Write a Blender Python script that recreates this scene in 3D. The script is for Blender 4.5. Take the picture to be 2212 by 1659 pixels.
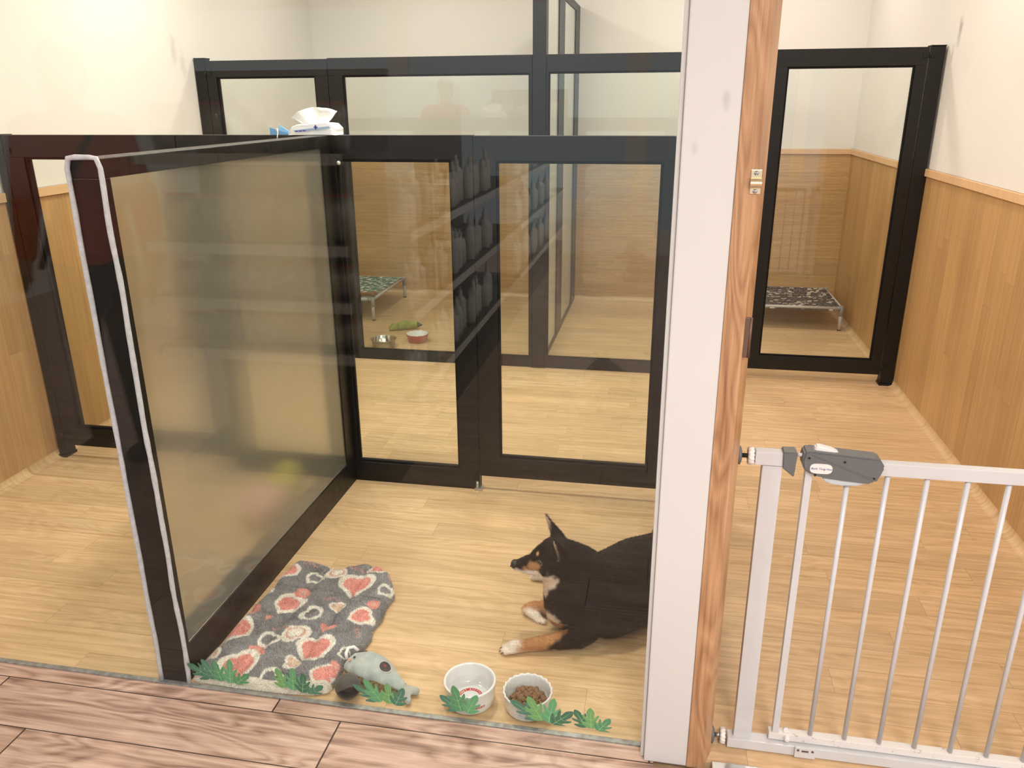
import bpy, bmesh, math, random
import numpy as np
from mathutils import Vector, Matrix, Euler, noise
random.seed(7); rng = np.random.default_rng(7)
for o in list(bpy.data.objects): bpy.data.objects.remove(o)
S = bpy.context.scene
COL = S.collection
PI = math.pi

# ---------------------------------------------------------------- camera
def camera():
    f, pitch, yaw, roll = 1724.58, .34, .1855, -.0069
    cd = bpy.data.cameras.new('camera'); cd.sensor_width = 36; cd.sensor_fit = 'HORIZONTAL'
    cd.lens = f / 2212 * 36; cd.clip_start = .02; cd.clip_end = 100
    o = bpy.data.objects.new('camera', cd); COL.objects.link(o)
    fw = Vector((-math.sin(yaw)*math.cos(pitch), math.cos(yaw)*math.cos(pitch), -math.sin(pitch)))
    r = Vector((math.cos(yaw), math.sin(yaw), 0)); u = r.cross(fw)
    c, s = math.cos(roll), math.sin(roll)
    r2 = c*r + s*u; u2 = -s*r + c*u
    m = Matrix((r2, u2, -fw)).transposed().to_4x4(); m.translation = (0, 0, 1.5)
    o.matrix_world = m; S.camera = o
camera()
# ---------------------------------------------------------------- world, exposure
W = bpy.data.worlds.new('world'); S.world = W; W.use_nodes = True
bg = W.node_tree.nodes['Background']; bg.inputs[0].default_value = (.80, .92, 1.0, 1); bg.inputs[1].default_value = .75
S.view_settings.view_transform = 'Standard'; S.view_settings.look = 'None'
S.view_settings.exposure = 0.38; S.view_settings.gamma = 1; S.view_settings.use_curve_mapping = False
S.cycles.max_bounces = 14; S.cycles.transmission_bounces = 12; S.cycles.transparent_max_bounces = 40
S.cycles.diffuse_bounces = 5; S.cycles.glossy_bounces = 6
# ---------------------------------------------------------------- lights of the place: (x, y, watts, colour, size)
WARM = (1, .89, .745); WARM2 = (1, .91, .80); COOL = (1, .95, .91)
H_CEIL = 2.65
LAMPS = [(-.75, 2.62, 18, WARM, .22, 'near pen'), (-1.5, 2.3, 9, WARM, .22, 'left pen'), (.78, 2.35, 4.6, WARM, .22, 'corridor front'),
         (-1.85, 3.85, 16, WARM2, .22, 'left aisle'), (-.55, 3.75, 10, WARM2, .22, 'middle aisle'), (.75, 3.7, 6.8, WARM, .22, 'right aisle'),
         (-1.75, 5.3, 7.5, WARM2, .22, 'back left pen'), (.1, 5.3, 11, WARM2, .22, 'back middle pen'), (.9, 5.6, 3, WARM, .22, 'back right pen')]
SHOP = [(-2.6, -.8), (0.6, -.6), (-2.6, -3.2), (0.6, -3.2), (3.2, -.8), (3.2, -3.2)]

# ---------------------------------------------------------------- node helpers
class NT:
    def __init__(s, name):
        s.m = bpy.data.materials.new(name); s.m.use_nodes = True
        s.t = s.m.node_tree; s.n = s.t.nodes; s.p = s.n['Principled BSDF']; s.out = s.n['Material Output']
    def new(s, typ, **kw):
        n = s.n.new(typ)
        for k, v in kw.items(): setattr(n, k, v)
        return n
    def put(s, sock, v):
        if isinstance(v, bpy.types.NodeSocket): s.t.links.new(v, sock)
        elif v is not None:
            if isinstance(v, tuple) and len(v) == 3 and sock.type == 'RGBA': v = (*v, 1)
            sock.default_value = v
    def math(s, op, a, b=None, c=None, clamp=False):
        n = s.new('ShaderNodeMath', operation=op); n.use_clamp = clamp
        s.put(n.inputs[0], a); s.put(n.inputs[1], b)
        if c is not None: s.put(n.inputs[2], c)
        return n.outputs[0]
    def comb(s, x=0, y=0, z=0):
        n = s.new('ShaderNodeCombineXYZ')
        for i, v in enumerate((x, y, z)): s.put(n.inputs[i], v)
        return n.outputs[0]
    def noise(s, vec, scale=5, detail=3, rough=.5, dist=0):
        n = s.new('ShaderNodeTexNoise'); s.put(n.inputs['Vector'], vec)
        n.inputs['Scale'].default_value = scale; n.inputs['Detail'].default_value = detail
        n.inputs['Roughness'].default_value = rough; n.inputs['Distortion'].default_value = dist
        return n.outputs[0]
    def white(s, v, dim='1D'):
        n = s.new('ShaderNodeTexWhiteNoise', noise_dimensions=dim)
        s.put(n.inputs['W'] if dim == '1D' else n.inputs['Vector'], v); return n.outputs[0]
    def mix(s, f, a, b, blend='MIX'):
        n = s.new('ShaderNodeMix', data_type='RGBA', blend_type=blend)
        s.put(n.inputs[0], f); s.put(n.inputs[6], a); s.put(n.inputs[7], b); return n.outputs[2]
    def ramp(s, f, stops):
        n = s.new('ShaderNodeValToRGB'); s.put(n.inputs[0], f); e = n.color_ramp.elements
        while len(e) < len(stops): e.new(.5)
        for i, (p, c) in enumerate(stops):
            e[i].position = p; e[i].color = (*c, 1) if len(c) == 3 else c
        return n.outputs[0]
    def maprange(s, v, a, b, c=0, d=1, smooth=False):
        n = s.new('ShaderNodeMapRange'); n.interpolation_type = 'SMOOTHSTEP' if smooth else 'LINEAR'
        s.put(n.inputs[0], v)
        for i, q in enumerate((a, b, c, d)): n.inputs[i+1].default_value = q
        return n.outputs[0]
    def bump(s, h, strength=.3, dist=.01):
        n = s.new('ShaderNodeBump'); n.inputs['Strength'].default_value = strength; n.inputs['Distance'].default_value = dist
        s.put(n.inputs['Height'], h); s.t.links.new(n.outputs[0], s.p.inputs['Normal']); return n
    def pos(s):
        g = s.new('ShaderNodeTexCoord'); x = s.new('ShaderNodeSeparateXYZ'); s.put(x.inputs[0], g.outputs['Object'])
        return g.outputs['Object'], x.outputs
def srgb(r, g, b):
    f = lambda c: (c/255/12.92) if c/255 <= .04045 else ((c/255+.055)/1.055)**2.4
    return (f(r), f(g), f(b))
def plain(name, col, rough=.5, metal=0, spec=.5, nscale=0, namt=.12, bump=0, bscale=200, coat=0):
    k = NT(name); c = col
    v, _ = k.pos()
    if nscale:
        n = k.noise(v, nscale, 4); c = k.mix(k.maprange(n, .3, .7), tuple(x*(1-namt) for x in col), tuple(min(1, x*(1+namt)) for x in col))
    k.put(k.p.inputs['Base Color'], c); k.p.inputs['Roughness'].default_value = rough
    k.p.inputs['Metallic'].default_value = metal; k.p.inputs['Specular IOR Level'].default_value = spec
    k.p.inputs['Coat Weight'].default_value = coat; k.p.inputs['Coat Roughness'].default_value = .06
    if bump: k.bump(k.noise(v, bscale, 3), bump, .002)
    return k.m
def vcol(name, rough=.7, spec=.3, sheen=0, nscale=0, namt=.15, bump=0, bscale=300):
    k = NT(name); a = k.new('ShaderNodeAttribute', attribute_name='Col')
    c = a.outputs['Color']; v, _ = k.pos()
    if nscale:
        n = k.noise(v, nscale, 3); m = k.maprange(n, .3, .7, 1-namt, 1+namt)
        q = k.new('ShaderNodeVectorMath', operation='SCALE'); k.put(q.inputs[0], c); k.put(q.inputs['Scale'], m); c = q.outputs[0]
    k.put(k.p.inputs['Base Color'], c); k.p.inputs['Roughness'].default_value = rough
    k.p.inputs['Specular IOR Level'].default_value = spec; k.p.inputs['Sheen Weight'].default_value = sheen
    if bump: k.bump(k.noise(v, bscale, 3), bump, .002)
    return k.m
def wood(name, along, across, base, W, L, c0=0., off=None, seam=.45, seamw=.0014, contrast=1., tone=.12, rough=.42, joint=None, gloss=.4, ring=.5):
    """planks laid along one axis; base = (dark, mid, light)"""
    k = NT(name); v, xyz = k.pos(); A, C = xyz[along], xyz[across]
    q = k.math('DIVIDE', k.math('SUBTRACT', C, c0), W); row = k.math('FLOOR', q)
    o = k.math('MULTIPLY', k.white(k.math('ADD', row, 3.7)), L) if off is None else k.math('MULTIPLY_ADD', row, off[1], off[0])
    qa = k.math('DIVIDE', k.math('ADD', A, o), L); kk = k.math('FLOOR', qa)
    idn = k.math('MULTIPLY_ADD', kk, 7.31, k.math('MULTIPLY', row, 3.17)); r = k.white(idn)
    sh = k.math('MULTIPLY', r, 37.)
    v1 = k.comb(k.math('MULTIPLY_ADD', A, 2.2, sh), k.math('MULTIPLY_ADD', C, 62., sh), r)
    n1 = k.noise(v1, 1, 5, .6, .25)
    v2 = k.comb(k.math('MULTIPLY_ADD', A, 1.5, sh), k.math('MULTIPLY_ADD', C, 8.5, sh), r)
    n2 = k.noise(v2, 1, 2, .45, .5)
    rings = k.math('ABSOLUTE', k.math('SUBTRACT', k.math('FRACT', k.math('MULTIPLY', n2, 13.)), .5))
    v3 = k.comb(k.math('MULTIPLY', A, 9.), k.math('MULTIPLY', C, 260.), r)
    n3 = k.noise(v3, 1, 2)
    g = k.math('ADD', k.math('MULTIPLY', k.maprange(n1, .3, .7), .55), k.math('MULTIPLY', k.math('MULTIPLY', rings, 2.), ring*.45))
    g = k.math('ADD', g, k.math('MULTIPLY', k.math('SUBTRACT', n3, .5), .35), clamp=True)
    g = k.math('MULTIPLY_ADD', k.math('SUBTRACT', g, .5), contrast, .5, clamp=True)
    c = k.ramp(g, [(0, base[0]), (.5, base[1]), (1, base[2])])
    t = k.maprange(r, 0, 1, 1-tone, 1+tone)
    sc = k.new('ShaderNodeVectorMath', operation='SCALE'); k.put(sc.inputs[0], c); k.put(sc.inputs['Scale'], t); c = sc.outputs[0]
    def near(fr, wdt):
        f = k.math('FRACT', fr); d = k.math('MINIMUM', f, k.math('SUBTRACT', 1., f)); return k.math('LESS_THAN', d, wdt)
    s1 = near(q, seamw/W); s2 = near(qa, (joint or seamw)/L); sm = k.math('MAXIMUM', s1, s2)
    c = k.mix(k.math('MULTIPLY', sm, seam), c, tuple(x*.12 for x in base[0]))
    k.put(k.p.inputs['Base Color'], c); k.p.inputs['Roughness'].default_value = rough
    k.p.inputs['Specular IOR Level'].default_value = gloss
    k.bump(k.math('SUBTRACT', g, sm), .12, .001)
    return k.m
def clear_glass(name, tint=(.965, .985, .97), strength=1.0):
    k = NT(name); k.n.remove(k.p)
    g = k.new('ShaderNodeNewGeometry'); d = k.new('ShaderNodeVectorMath', operation='DOT_PRODUCT')
    k.put(d.inputs[0], g.outputs['Normal']); k.put(d.inputs[1], g.outputs['Incoming'])
    c = k.math('ABSOLUTE', d.outputs['Value']); x = k.math('POWER', k.math('SUBTRACT', 1., c), 5.)
    F = k.math('MULTIPLY_ADD', x, .95, .042*strength, clamp=True)
    tr = k.new('ShaderNodeBsdfTransparent'); tr.inputs[0].default_value = (*tint, 1)
    gl = k.new('ShaderNodeBsdfGlossy'); gl.inputs['Roughness'].default_value = 0.0; gl.inputs[0].default_value = (1, 1, 1, 1)
    m = k.new('ShaderNodeMixShader'); k.put(m.inputs[0], F); k.t.links.new(tr.outputs[0], m.inputs[1]); k.t.links.new(gl.outputs[0], m.inputs[2])
    k.t.links.new(m.outputs[0], k.out.inputs[0]); return k.m
def frosted(name, col, rough=.3, haze=.4):
    """film-covered glass: rough refraction plus some scattered light"""
    k = NT(name); p = k.p
    p.inputs['Base Color'].default_value = (*col, 1); p.inputs['Roughness'].default_value = rough
    p.inputs['Transmission Weight'].default_value = 1; p.inputs['IOR'].default_value = 1.25
    p.inputs['Coat Weight'].default_value = 0
    tl = k.new('ShaderNodeBsdfTranslucent'); tl.inputs[0].default_value = (*col, 1)
    df = k.new('ShaderNodeBsdfDiffuse'); df.inputs[0].default_value = (*col, 1)
    a = k.new('ShaderNodeMixShader'); a.inputs[0].default_value = .5
    k.t.links.new(tl.outputs[0], a.inputs[1]); k.t.links.new(df.outputs[0], a.inputs[2])
    b = k.new('ShaderNodeMixShader'); b.inputs[0].default_value = haze
    k.t.links.new(p.outputs[0], b.inputs[1]); k.t.links.new(a.outputs[0], b.inputs[2])
    g = k.new('ShaderNodeNewGeometry'); d = k.new('ShaderNodeVectorMath', operation='DOT_PRODUCT')
    k.put(d.inputs[0], g.outputs['Normal']); k.put(d.inputs[1], g.outputs['Incoming'])
    c = k.math('ABSOLUTE', d.outputs['Value']); x = k.math('POWER', k.math('SUBTRACT', 1., c), 5.)
    F = k.math('MULTIPLY_ADD', x, .9, .055, clamp=True)
    gl = k.new('ShaderNodeBsdfGlossy'); gl.inputs['Roughness'].default_value = .03
    m = k.new('ShaderNodeMixShader'); k.put(m.inputs[0], F); k.t.links.new(b.outputs[0], m.inputs[1]); k.t.links.new(gl.outputs[0], m.inputs[2])
    k.t.links.new(m.outputs[0], k.out.inputs[0]); return k.m
def emit(name, col, s):
    k = NT(name); e = k.new('ShaderNodeEmission'); e.inputs[0].default_value = (*col, 1); e.inputs[1].default_value = s
    k.t.links.new(e.outputs[0], k.out.inputs[0]); return k.m

# ---------------------------------------------------------------- materials
OAK = (srgb(184, 151, 110), srgb(213, 182, 142), srgb(231, 205, 170))
M = {}
M['floor'] = wood('oak_vinyl_floor', 0, 1, OAK, .101, .92, c0=.052, seam=.35, seamw=.0008, tone=.075, rough=.36, contrast=.95)
WOK = (srgb(170, 132, 86), srgb(195, 157, 108), srgb(212, 177, 128))
M['wains_x'] = wood('wainscot_back_planks', 0, 2, WOK, .125, 1.1, seam=.35, seamw=.001, tone=.06, rough=.45, contrast=.8)
M['wains_y'] = wood('wainscot_side_planks', 2, 1, WOK, .085, .95, seam=.3, seamw=.0008, tone=.1, rough=.45, contrast=.7, ring=.15)
M['shopfloor'] = wood('brown_tile_plank_floor', 0, 1, (srgb(132, 103, 89), srgb(194, 164, 147), srgb(222, 199, 183)), .164, .973, c0=1.373, off=(.743, .19),
                      seam=.95, seamw=.0016, joint=.0022, tone=.08, rough=.3, contrast=1.15, ring=.75)
M['jamb'] = wood('brown_door_frame_wood', 2, 0, (srgb(138, 98, 68), srgb(186, 144, 106), srgb(214, 176, 138)), 5., 50., c0=-2.1, seam=0, contrast=1.0, tone=0, rough=.4, ring=.7)
M['cap'] = plain('pale_wood_cap', srgb(222, 184, 142), .5, nscale=30, namt=.06)
def wallmat(name, col, spots):
    k = NT(name); v, xyz = k.pos(); c = k.mix(k.maprange(k.noise(v, 1.6, 4), .35, .7), tuple(x*.965 for x in col), col)
    for (px, py, pz, r, d) in spots:
        s = k.new('ShaderNodeVectorMath', operation='SUBTRACT'); k.put(s.inputs[0], v); s.inputs[1].default_value = (px, py, pz)
        t = k.new('ShaderNodeVectorMath', operation='MULTIPLY'); k.put(t.inputs[0], s.outputs[0]); t.inputs[1].default_value = (1/r, 1/r, .4/r)
        l = k.new('ShaderNodeVectorMath', operation='LENGTH'); k.put(l.inputs[0], t.outputs[0])
        f = k.math('MULTIPLY', k.maprange(k.math('ADD', l.outputs['Value'], k.math('MULTIPLY', k.noise(v, 25, 3), .8)), .3, 1.3, d, 0, True), 1.)
        c = k.mix(f, c, (.05, .06, .07))
    k.put(k.p.inputs['Base Color'], c); k.p.inputs['Roughness'].default_value = .75; k.p.inputs['Specular IOR Level'].default_value = .2
    k.bump(k.noise(v, 90, 3), .05, .002); return k.m
M['wall'] = wallmat('white_wall_paint', (.80, .785, .76), [(1.31, 4.36, 1.80, .045, .5), (1.31, 4.42, 1.70, .03, .35), (-2.66, 4.30, 1.78, .06, .25), (-2.66, 4.38, 1.70, .05, .3)])
M['postwhite'] = wallmat('white_post_paint', (.68, .675, .665), [(.1, 1.54, 1.5, .012, .25), (.05, 1.54, 1.42, .01, .18)])
M['ceil'] = plain('ceiling_white', (.8, .78, .75), .8)
def blackframe():
    k = NT('black_powder_coat'); v, xyz = k.pos()
    n = k.noise(v, 60, 4); sc = k.noise(k.comb(k.math('MULTIPLY', xyz[0], 40), k.math('MULTIPLY', xyz[1], 40), k.math('MULTIPLY', xyz[2], 9)), 4, 5, .8, 2.)
    c = k.mix(k.maprange(n, .3, .75), (.004, .0034, .0032), (.009, .0075, .007))
    c = k.mix(k.maprange(sc, .70, .72, 0, .35), c, (.06, .055, .05))
    k.put(k.p.inputs['Base Color'], c); k.put(k.p.inputs['Roughness'], k.maprange(n, .3, .7, .34, .5)); k.p.inputs['Specular IOR Level'].default_value = .35
    return k.m
M['black'] = blackframe()
M['gasket'] = plain('black_rubber_bead', (.008, .007, .007), .6, spec=.2)
M['glass'] = clear_glass('clear_glass'); M['frontglass'] = clear_glass('front_glass', strength=.58)
M['frost'] = frosted('frosted_film_glass', (.72, .73, .65), .21, .16)
M['frost2'] = frosted('milky_film_glass', (.86, .88, .85), .5, .85)
M['silicone'] = plain('grey_white_silicone', (.55, .56, .60), .35, nscale=80, namt=.12)
M['alu'] = plain('aluminium_strip', (.55, .56, .56), .28, metal=.85, nscale=40)
M['sill'] = plain('dull_grey_sill', (.30, .31, .30), .4, metal=.4, nscale=60, namt=.3)
M['steel'] = plain('stainless_steel', (.62, .61, .58), .18, metal=1)
M['brass'] = plain('pale_brass_plate', (.72, .62, .42), .3, metal=.85)
M['screw'] = plain('steel_screw', (.45, .46, .48), .3, metal=1)
M['dark'] = plain('dark_hollow', (.01, .01, .01), .7)
M['hinge'] = plain('bronze_hinge', (.16, .10, .07), .45, metal=.5)
M['gate'] = plain('white_gate_enamel', (.60, .61, .625), .33, nscale=14, namt=.03, coat=.15)
def gaterust():
    k = NT('white_enamel_with_rust'); v, x = k.pos(); n = k.noise(v, 55, 5, .7)
    c = k.mix(k.maprange(n, .60, .70, 0, .75), (.72, .70, .68), (.28, .12, .05)); k.put(k.p.inputs['Base Color'], c); k.p.inputs['Roughness'].default_value = .4; return k.m
M['rust'] = gaterust()
M['gplas'] = plain('grey_latch_plastic', (.13, .135, .14), .42, nscale=60, namt=.05)
M['gplas2'] = plain('pale_blue_grey_plastic', (.50, .56, .60), .35)
M['wplas'] = plain('white_plastic', (.78, .77, .75), .35, nscale=40, namt=.05)
M['navy'] = plain('navy_print', (.03, .02, .30), .5)
M['red'] = plain('red_print', (.55, .02, .03), .4); M['blackink'] = plain('black_print', (.02, .02, .02), .5)
M['cream'] = plain('cream_print', (.78, .70, .45), .4)
M['ceram'] = plain('white_glazed_ceramic', (.76, .76, .78), .12, nscale=25, namt=.02, coat=.6)
M['redceram'] = plain('red_glazed_ceramic', (.50, .05, .03), .25, coat=.4)
M['water'] = clear_glass('water_surface', (.96, .98, .98))
M['v_fabric'] = vcol('printed_fleece', .9, .1, .3, nscale=900, namt=.2, bump=.5)
M['v_fur'] = vcol('dog_fur', .6, .22, .03, nscale=500, namt=.25)
M['v_plush'] = vcol('plush_cloth', .85, .15, .2, nscale=60, namt=.10, bump=.35, bscale=500)
M['v_cloth'] = vcol('printed_canvas', .8, .2, 0, nscale=0)
M['kibble'] = plain('brown_kibble', (.22, .12, .06), .75, nscale=300, namt=.35, bump=.6, bscale=700)
M['nose'] = plain('wet_black_nose', (.012, .013, .016), .3, bump=.4, bscale=1500)
M['eye'] = plain('dark_brown_eye', (.015, .008, .005), .05, coat=1)
M['pvc'] = plain('grey_pipe', (.55, .55, .56), .35); M['pvcj'] = plain('grey_joint', (.30, .31, .34), .45)
M['tissue'] = plain('white_tissue', (.86, .86, .87), .9); M['maskb'] = plain('blue_mask_cloth', (.25, .52, .80), .9)
M['skin'] = plain('skin', (.55, .33, .24), .5); M['orange'] = plain('orange_jacket', (.80, .085, .03), .7, nscale=8, namt=.15)
M['trous'] = plain('black_trousers', (.012, .012, .014), .8); M['hair'] = plain('black_hair', (.01, .009, .008), .45)
M['shelf'] = plain('dark_shelf_metal', (.05, .05, .055), .5); M['strip'] = plain('white_price_strip', (.8, .8, .8), .3)
M['bottle'] = plain('white_bottle', (.85, .85, .83), .3); M['bag'] = plain('silver_treat_bag', (.55, .5, .45), .3, metal=.3, nscale=9, namt=.5)
M['bagr'] = plain('red_treat_bag', (.6, .08, .06), .35, nscale=12, namt=.4)

# ---------------------------------------------------------------- mesh helpers
def tag(o, label=None, cat=None, group=None, kind=None):
    if label: o['label'] = label
    if cat: o['category'] = cat
    if group: o['group'] = group
    if kind: o['kind'] = kind
    return o
def empty(name, loc=(0, 0, 0)):
    o = bpy.data.objects.new(name, None); COL.objects.link(o); o.location = loc; o.empty_display_size = .05; return o
def thing(name, label, cat, loc=(0, 0, 0), group=None): return tag(empty(name, loc), label, cat, group)
class MB:
    def __init__(s): s.b = bmesh.new()
    def box(s, x0, x1, y0, y1, z0, z1, bev=0, mat=0, M4=None):
        v = [s.b.verts.new((x, y, z)) for x in (x0, x1) for y in (y0, y1) for z in (z0, z1)]
        F = [(0, 1, 3, 2), (4, 6, 7, 5), (0, 4, 5, 1), (2, 3, 7, 6), (0, 2, 6, 4), (1, 5, 7, 3)]
        fs = [s.b.faces.new([v[i] for i in f]) for f in F]
        for f in fs: f.material_index = mat
        if bev:
            es = list({e for f in fs for e in f.edges})
            r = bmesh.ops.bevel(s.b, geom=es, offset=bev, segments=2, affect='EDGES', profile=.6, material=mat)
            v = list({q for f in r['faces'] for q in f.verts} | {q for q in v if q.is_valid})
        if M4 is not None:
            bmesh.ops.transform(s.b, matrix=M4, verts=[q for q in v if q.is_valid])
        return s
    def lathe(s, prof, c=(0, 0, 0), seg=48, wav=0, wn=12, mat=0, cap0=False, cap1=False, axis='z', wr=None):
        rings = []
        for i, (r, z) in enumerate(prof):
            ring = []
            for k in range(seg):
                a = 2*PI*k/seg; w = 1
                rr = r; zz = z
                if wr and wr[i]: rr = r*(1 + wr[i]*math.cos(wn*a)); zz = z + wr[i]*.05*math.cos(wn*a)
                p = (rr*math.cos(a), rr*math.sin(a), zz)
                if axis == 'x': p = (zz, rr*math.cos(a), rr*math.sin(a))
                if axis == 'y': p = (rr*math.cos(a), zz, rr*math.sin(a))
                ring.append(s.b.verts.new((p[0]+c[0], p[1]+c[1], p[2]+c[2])))
            rings.append(ring)
        for i in range(len(rings)-1):
            for k in range(seg):
                f = s.b.faces.new((rings[i][k], rings[i][(k+1) % seg], rings[i+1][(k+1) % seg], rings[i+1][k])); f.material_index = mat; f.smooth = True
        if cap0: s.b.faces.new(rings[0][::-1]).material_index = mat
        if cap1: s.b.faces.new(rings[-1]).material_index = mat
        return s
    def cyl(s, c, r, h, axis='z', seg=24, r2=None, mat=0):
        r2 = r if r2 is None else r2
        return s.lathe([(r, 0), (r2, h)], c, seg, mat=mat, cap0=True, cap1=True, axis=axis)
    def tube(s, pts, rad, seg=10, mat=0, cap=True):
        pts = [Vector(p) for p in pts]; n = len(pts); rads = rad if isinstance(rad, (list, tuple)) else [rad]*n
        up = None; rings = []
        for i, p in enumerate(pts):
            t = (pts[min(i+1, n-1)] - pts[max(i-1, 0)]).normalized()
            if up is None: up = t.orthogonal().normalized()
            up = (up - t*up.dot(t)).normalized(); w = t.cross(up)
            rings.append([s.b.verts.new(p + (up*math.cos(2*PI*k/seg) + w*math.sin(2*PI*k/seg))*rads[i]) for k in range(seg)])
        for i in range(n-1):
            for k in range(seg):
                f = s.b.faces.new((rings[i][k], rings[i][(k+1) % seg], rings[i+1][(k+1) % seg], rings[i+1][k])); f.smooth = True; f.material_index = mat
        if cap: s.b.faces.new(rings[0][::-1]).material_index = mat; s.b.faces.new(rings[-1]).material_index = mat
        return s
    def prism(s, poly, axis, a, b, mat=0, bev=0):
        """poly in the two other axes, extruded from a to b along axis"""
        def P(q, t):
            return {'x': (t, q[0], q[1]), 'y': (q[0], t, q[1]), 'z': (q[0], q[1], t)}[axis]
        v0 = [s.b.verts.new(P(q, a)) for q in poly]; v1 = [s.b.verts.new(P(q, b)) for q in poly]; n = len(poly)
        fs = [s.b.faces.new(v0), s.b.faces.new(v1[::-1])] + [s.b.faces.new((v0[i], v1[i], v1[(i+1) % n], v0[(i+1) % n])) for i in range(n)]
        for f in fs: f.material_index = mat
        if bev: bmesh.ops.bevel(s.b, geom=list({e for f in fs for e in f.edges}), offset=bev, segments=2, affect='EDGES', material=mat)
        return s
    def sph(s, c, r, sub=3, sc=(1, 1, 1), mat=0):
        g = bmesh.ops.create_icosphere(s.b, subdivisions=sub, radius=r)
        for v in g['verts']: v.co = Vector((v.co.x*sc[0], v.co.y*sc[1], v.co.z*sc[2])) + Vector(c)
        for f in {f for v in g['verts'] for f in v.link_faces}: f.smooth = True; f.material_index = mat
        return s
    def build(s, name, mat, parent=None, shift=None, smooth=False):
        bmesh.ops.recalc_face_normals(s.b, faces=s.b.faces)
        if shift is not None: bmesh.ops.translate(s.b, verts=s.b.verts, vec=-Vector(shift))
        me = bpy.data.meshes.new(name); s.b.to_mesh(me); s.b.free()
        for m in (mat if isinstance(mat, (list, tuple)) else [mat]): me.materials.append(m)
        if smooth:
            for p in me.polygons: p.use_smooth = True
        o = bpy.data.objects.new(name, me); COL.objects.link(o)
        if parent is not None: o.parent = parent
        elif shift is not None: o.location = shift
        return o
def struct(name, mb, mat): return tag(mb.build(name, mat), kind='structure')
def frame_mb(x0, x1, z0, z1, ox0, ox1, oz0, oz1, y0, y1, lip=.008, rec=.006, axis='y'):
    """rectangular frame with an opening; axis='x' makes the frame lie in the YZ plane (x<->y swapped)"""
    m = MB(); b = .0018
    def bx(a0, a1, c0, c1, d0, d1, bev):
        if axis == 'y': m.box(a0, a1, d0, d1, c0, c1, bev)
        else: m.box(d0, d1, a0, a1, c0, c1, bev)
    bx(x0, x1, oz1, z1, y0, y1, b); bx(x0, x1, z0, oz0, y0, y1, b)
    bx(x0, ox0, oz0, oz1, y0, y1, b); bx(ox1, x1, oz0, oz1, y0, y1, b)
    return m
def bead_mb(ox0, ox1, oz0, oz1, y0, y1, w=.009, axis='y'):
    m = MB()
    def bx(a0, a1, c0, c1):
        if axis == 'y': m.box(a0, a1, y0, y1, c0, c1, .001)
        else: m.box(y0, y1, a0, a1, c0, c1, .001)
    bx(ox0, ox1, oz1-w, oz1); bx(ox0, ox1, oz0, oz0+w); bx(ox0, ox0+w, oz0+w, oz1-w); bx(ox1-w, ox1, oz0+w, oz1-w)
    return m
def copy_obj(o, parent=None, loc=None):
    c = o.copy(); COL.objects.link(c); c.parent = parent
    if loc is not None: c.location = loc
    return c
def copy_tree(o, parent=None):
    c = o.copy(); COL.objects.link(c); c.parent = parent
    for ch in list(o.children): copy_tree(ch, c)
    return c
def text_mesh(name, body, size, mat, parent, M4, shear=0, extrude=.0002, align='CENTER', space=1, offset=0):
    cu = bpy.data.curves.new(name, 'FONT'); cu.body = body; cu.size = size; cu.shear = shear; cu.extrude = extrude
    cu.align_x = align; cu.align_y = 'CENTER'; cu.space_character = space; cu.offset = offset
    t = bpy.data.objects.new(name+'_c', cu); COL.objects.link(t); bpy.context.view_layer.update()
    me = bpy.data.meshes.new_from_object(t.evaluated_get(bpy.context.evaluated_depsgraph_get()))
    bpy.data.objects.remove(t); me.transform(M4); me.materials.clear(); me.materials.append(mat); me.name = name
    o = bpy.data.objects.new(name, me); COL.objects.link(o); o.parent = parent; return o

# ---------------------------------------------------------------- constants of the place
Y0, Y1, Y2, Y3 = 1.592, 2.87, 4.485, 6.285
XD1, XD2 = -1.2836, -1.2079
XR = 1.314; ZT = 1.165
def XL(y): return -2.555 - .0279*y
ZP, ZF = 1.389, 1.733

# ---------------------------------------------------------------- room shell
struct('floor', MB().box(-3.2, .05, 1.586, 6.5, -.1, 0).box(.05, 1.5, 1.565, 6.5, -.1, 0), M['floor'])
struct('floor_front', MB().box(-5.2, 4.6, -5.2, 1.53, -.1, 0).box(-5.2, .05, 1.53, 1.586, -.1, 0), M['shopfloor'])
m = MB().box(-3.2, 1.5, Y3, Y3+.12, 0, 2.7, mat=0).box(-3.0, 1.35, Y3-.006, Y3, 0, ZT, mat=1)
struct('wall_back', m, [M['wall'], M['wains_x']])
def wall_left():
    m = MB(); ya, yb = 1.60, Y3+.1
    for off, z1, mat in ((0, 2.7, 0), (.006, ZT, 1)):
        m.prism([(XL(ya)+off, ya), (XL(yb)+off, yb), (XL(yb)-.12+off*0, yb), (XL(ya)-.12, ya)], 'z', 0, z1, mat=mat)
    return m
struct('wall_left', wall_left(), [M['wall'], M['wains_y']])
struct('wall_right', MB().box(XR, XR+.12, 1.56, Y3+.1, 0, 2.7).box(XR-.006, XR, 1.80, Y3, 0, ZT, mat=1), [M['wall'], M['wains_y']])
struct('trim_1', MB().box(-2.72, XR, Y3-.018, Y3, ZT-.036, ZT, .002), M['cap'])
struct('trim_2', MB().prism([(XL(1.6)+.018, 1.61), (XL(Y3)+.018, Y3), (XL(Y3), Y3), (XL(1.6), 1.61)], 'z', ZT-.036, ZT), M['cap'])
struct('trim_3', MB().box(XR-.018, XR, 1.80, Y3, ZT-.036, ZT, .002), M['cap'])
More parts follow.
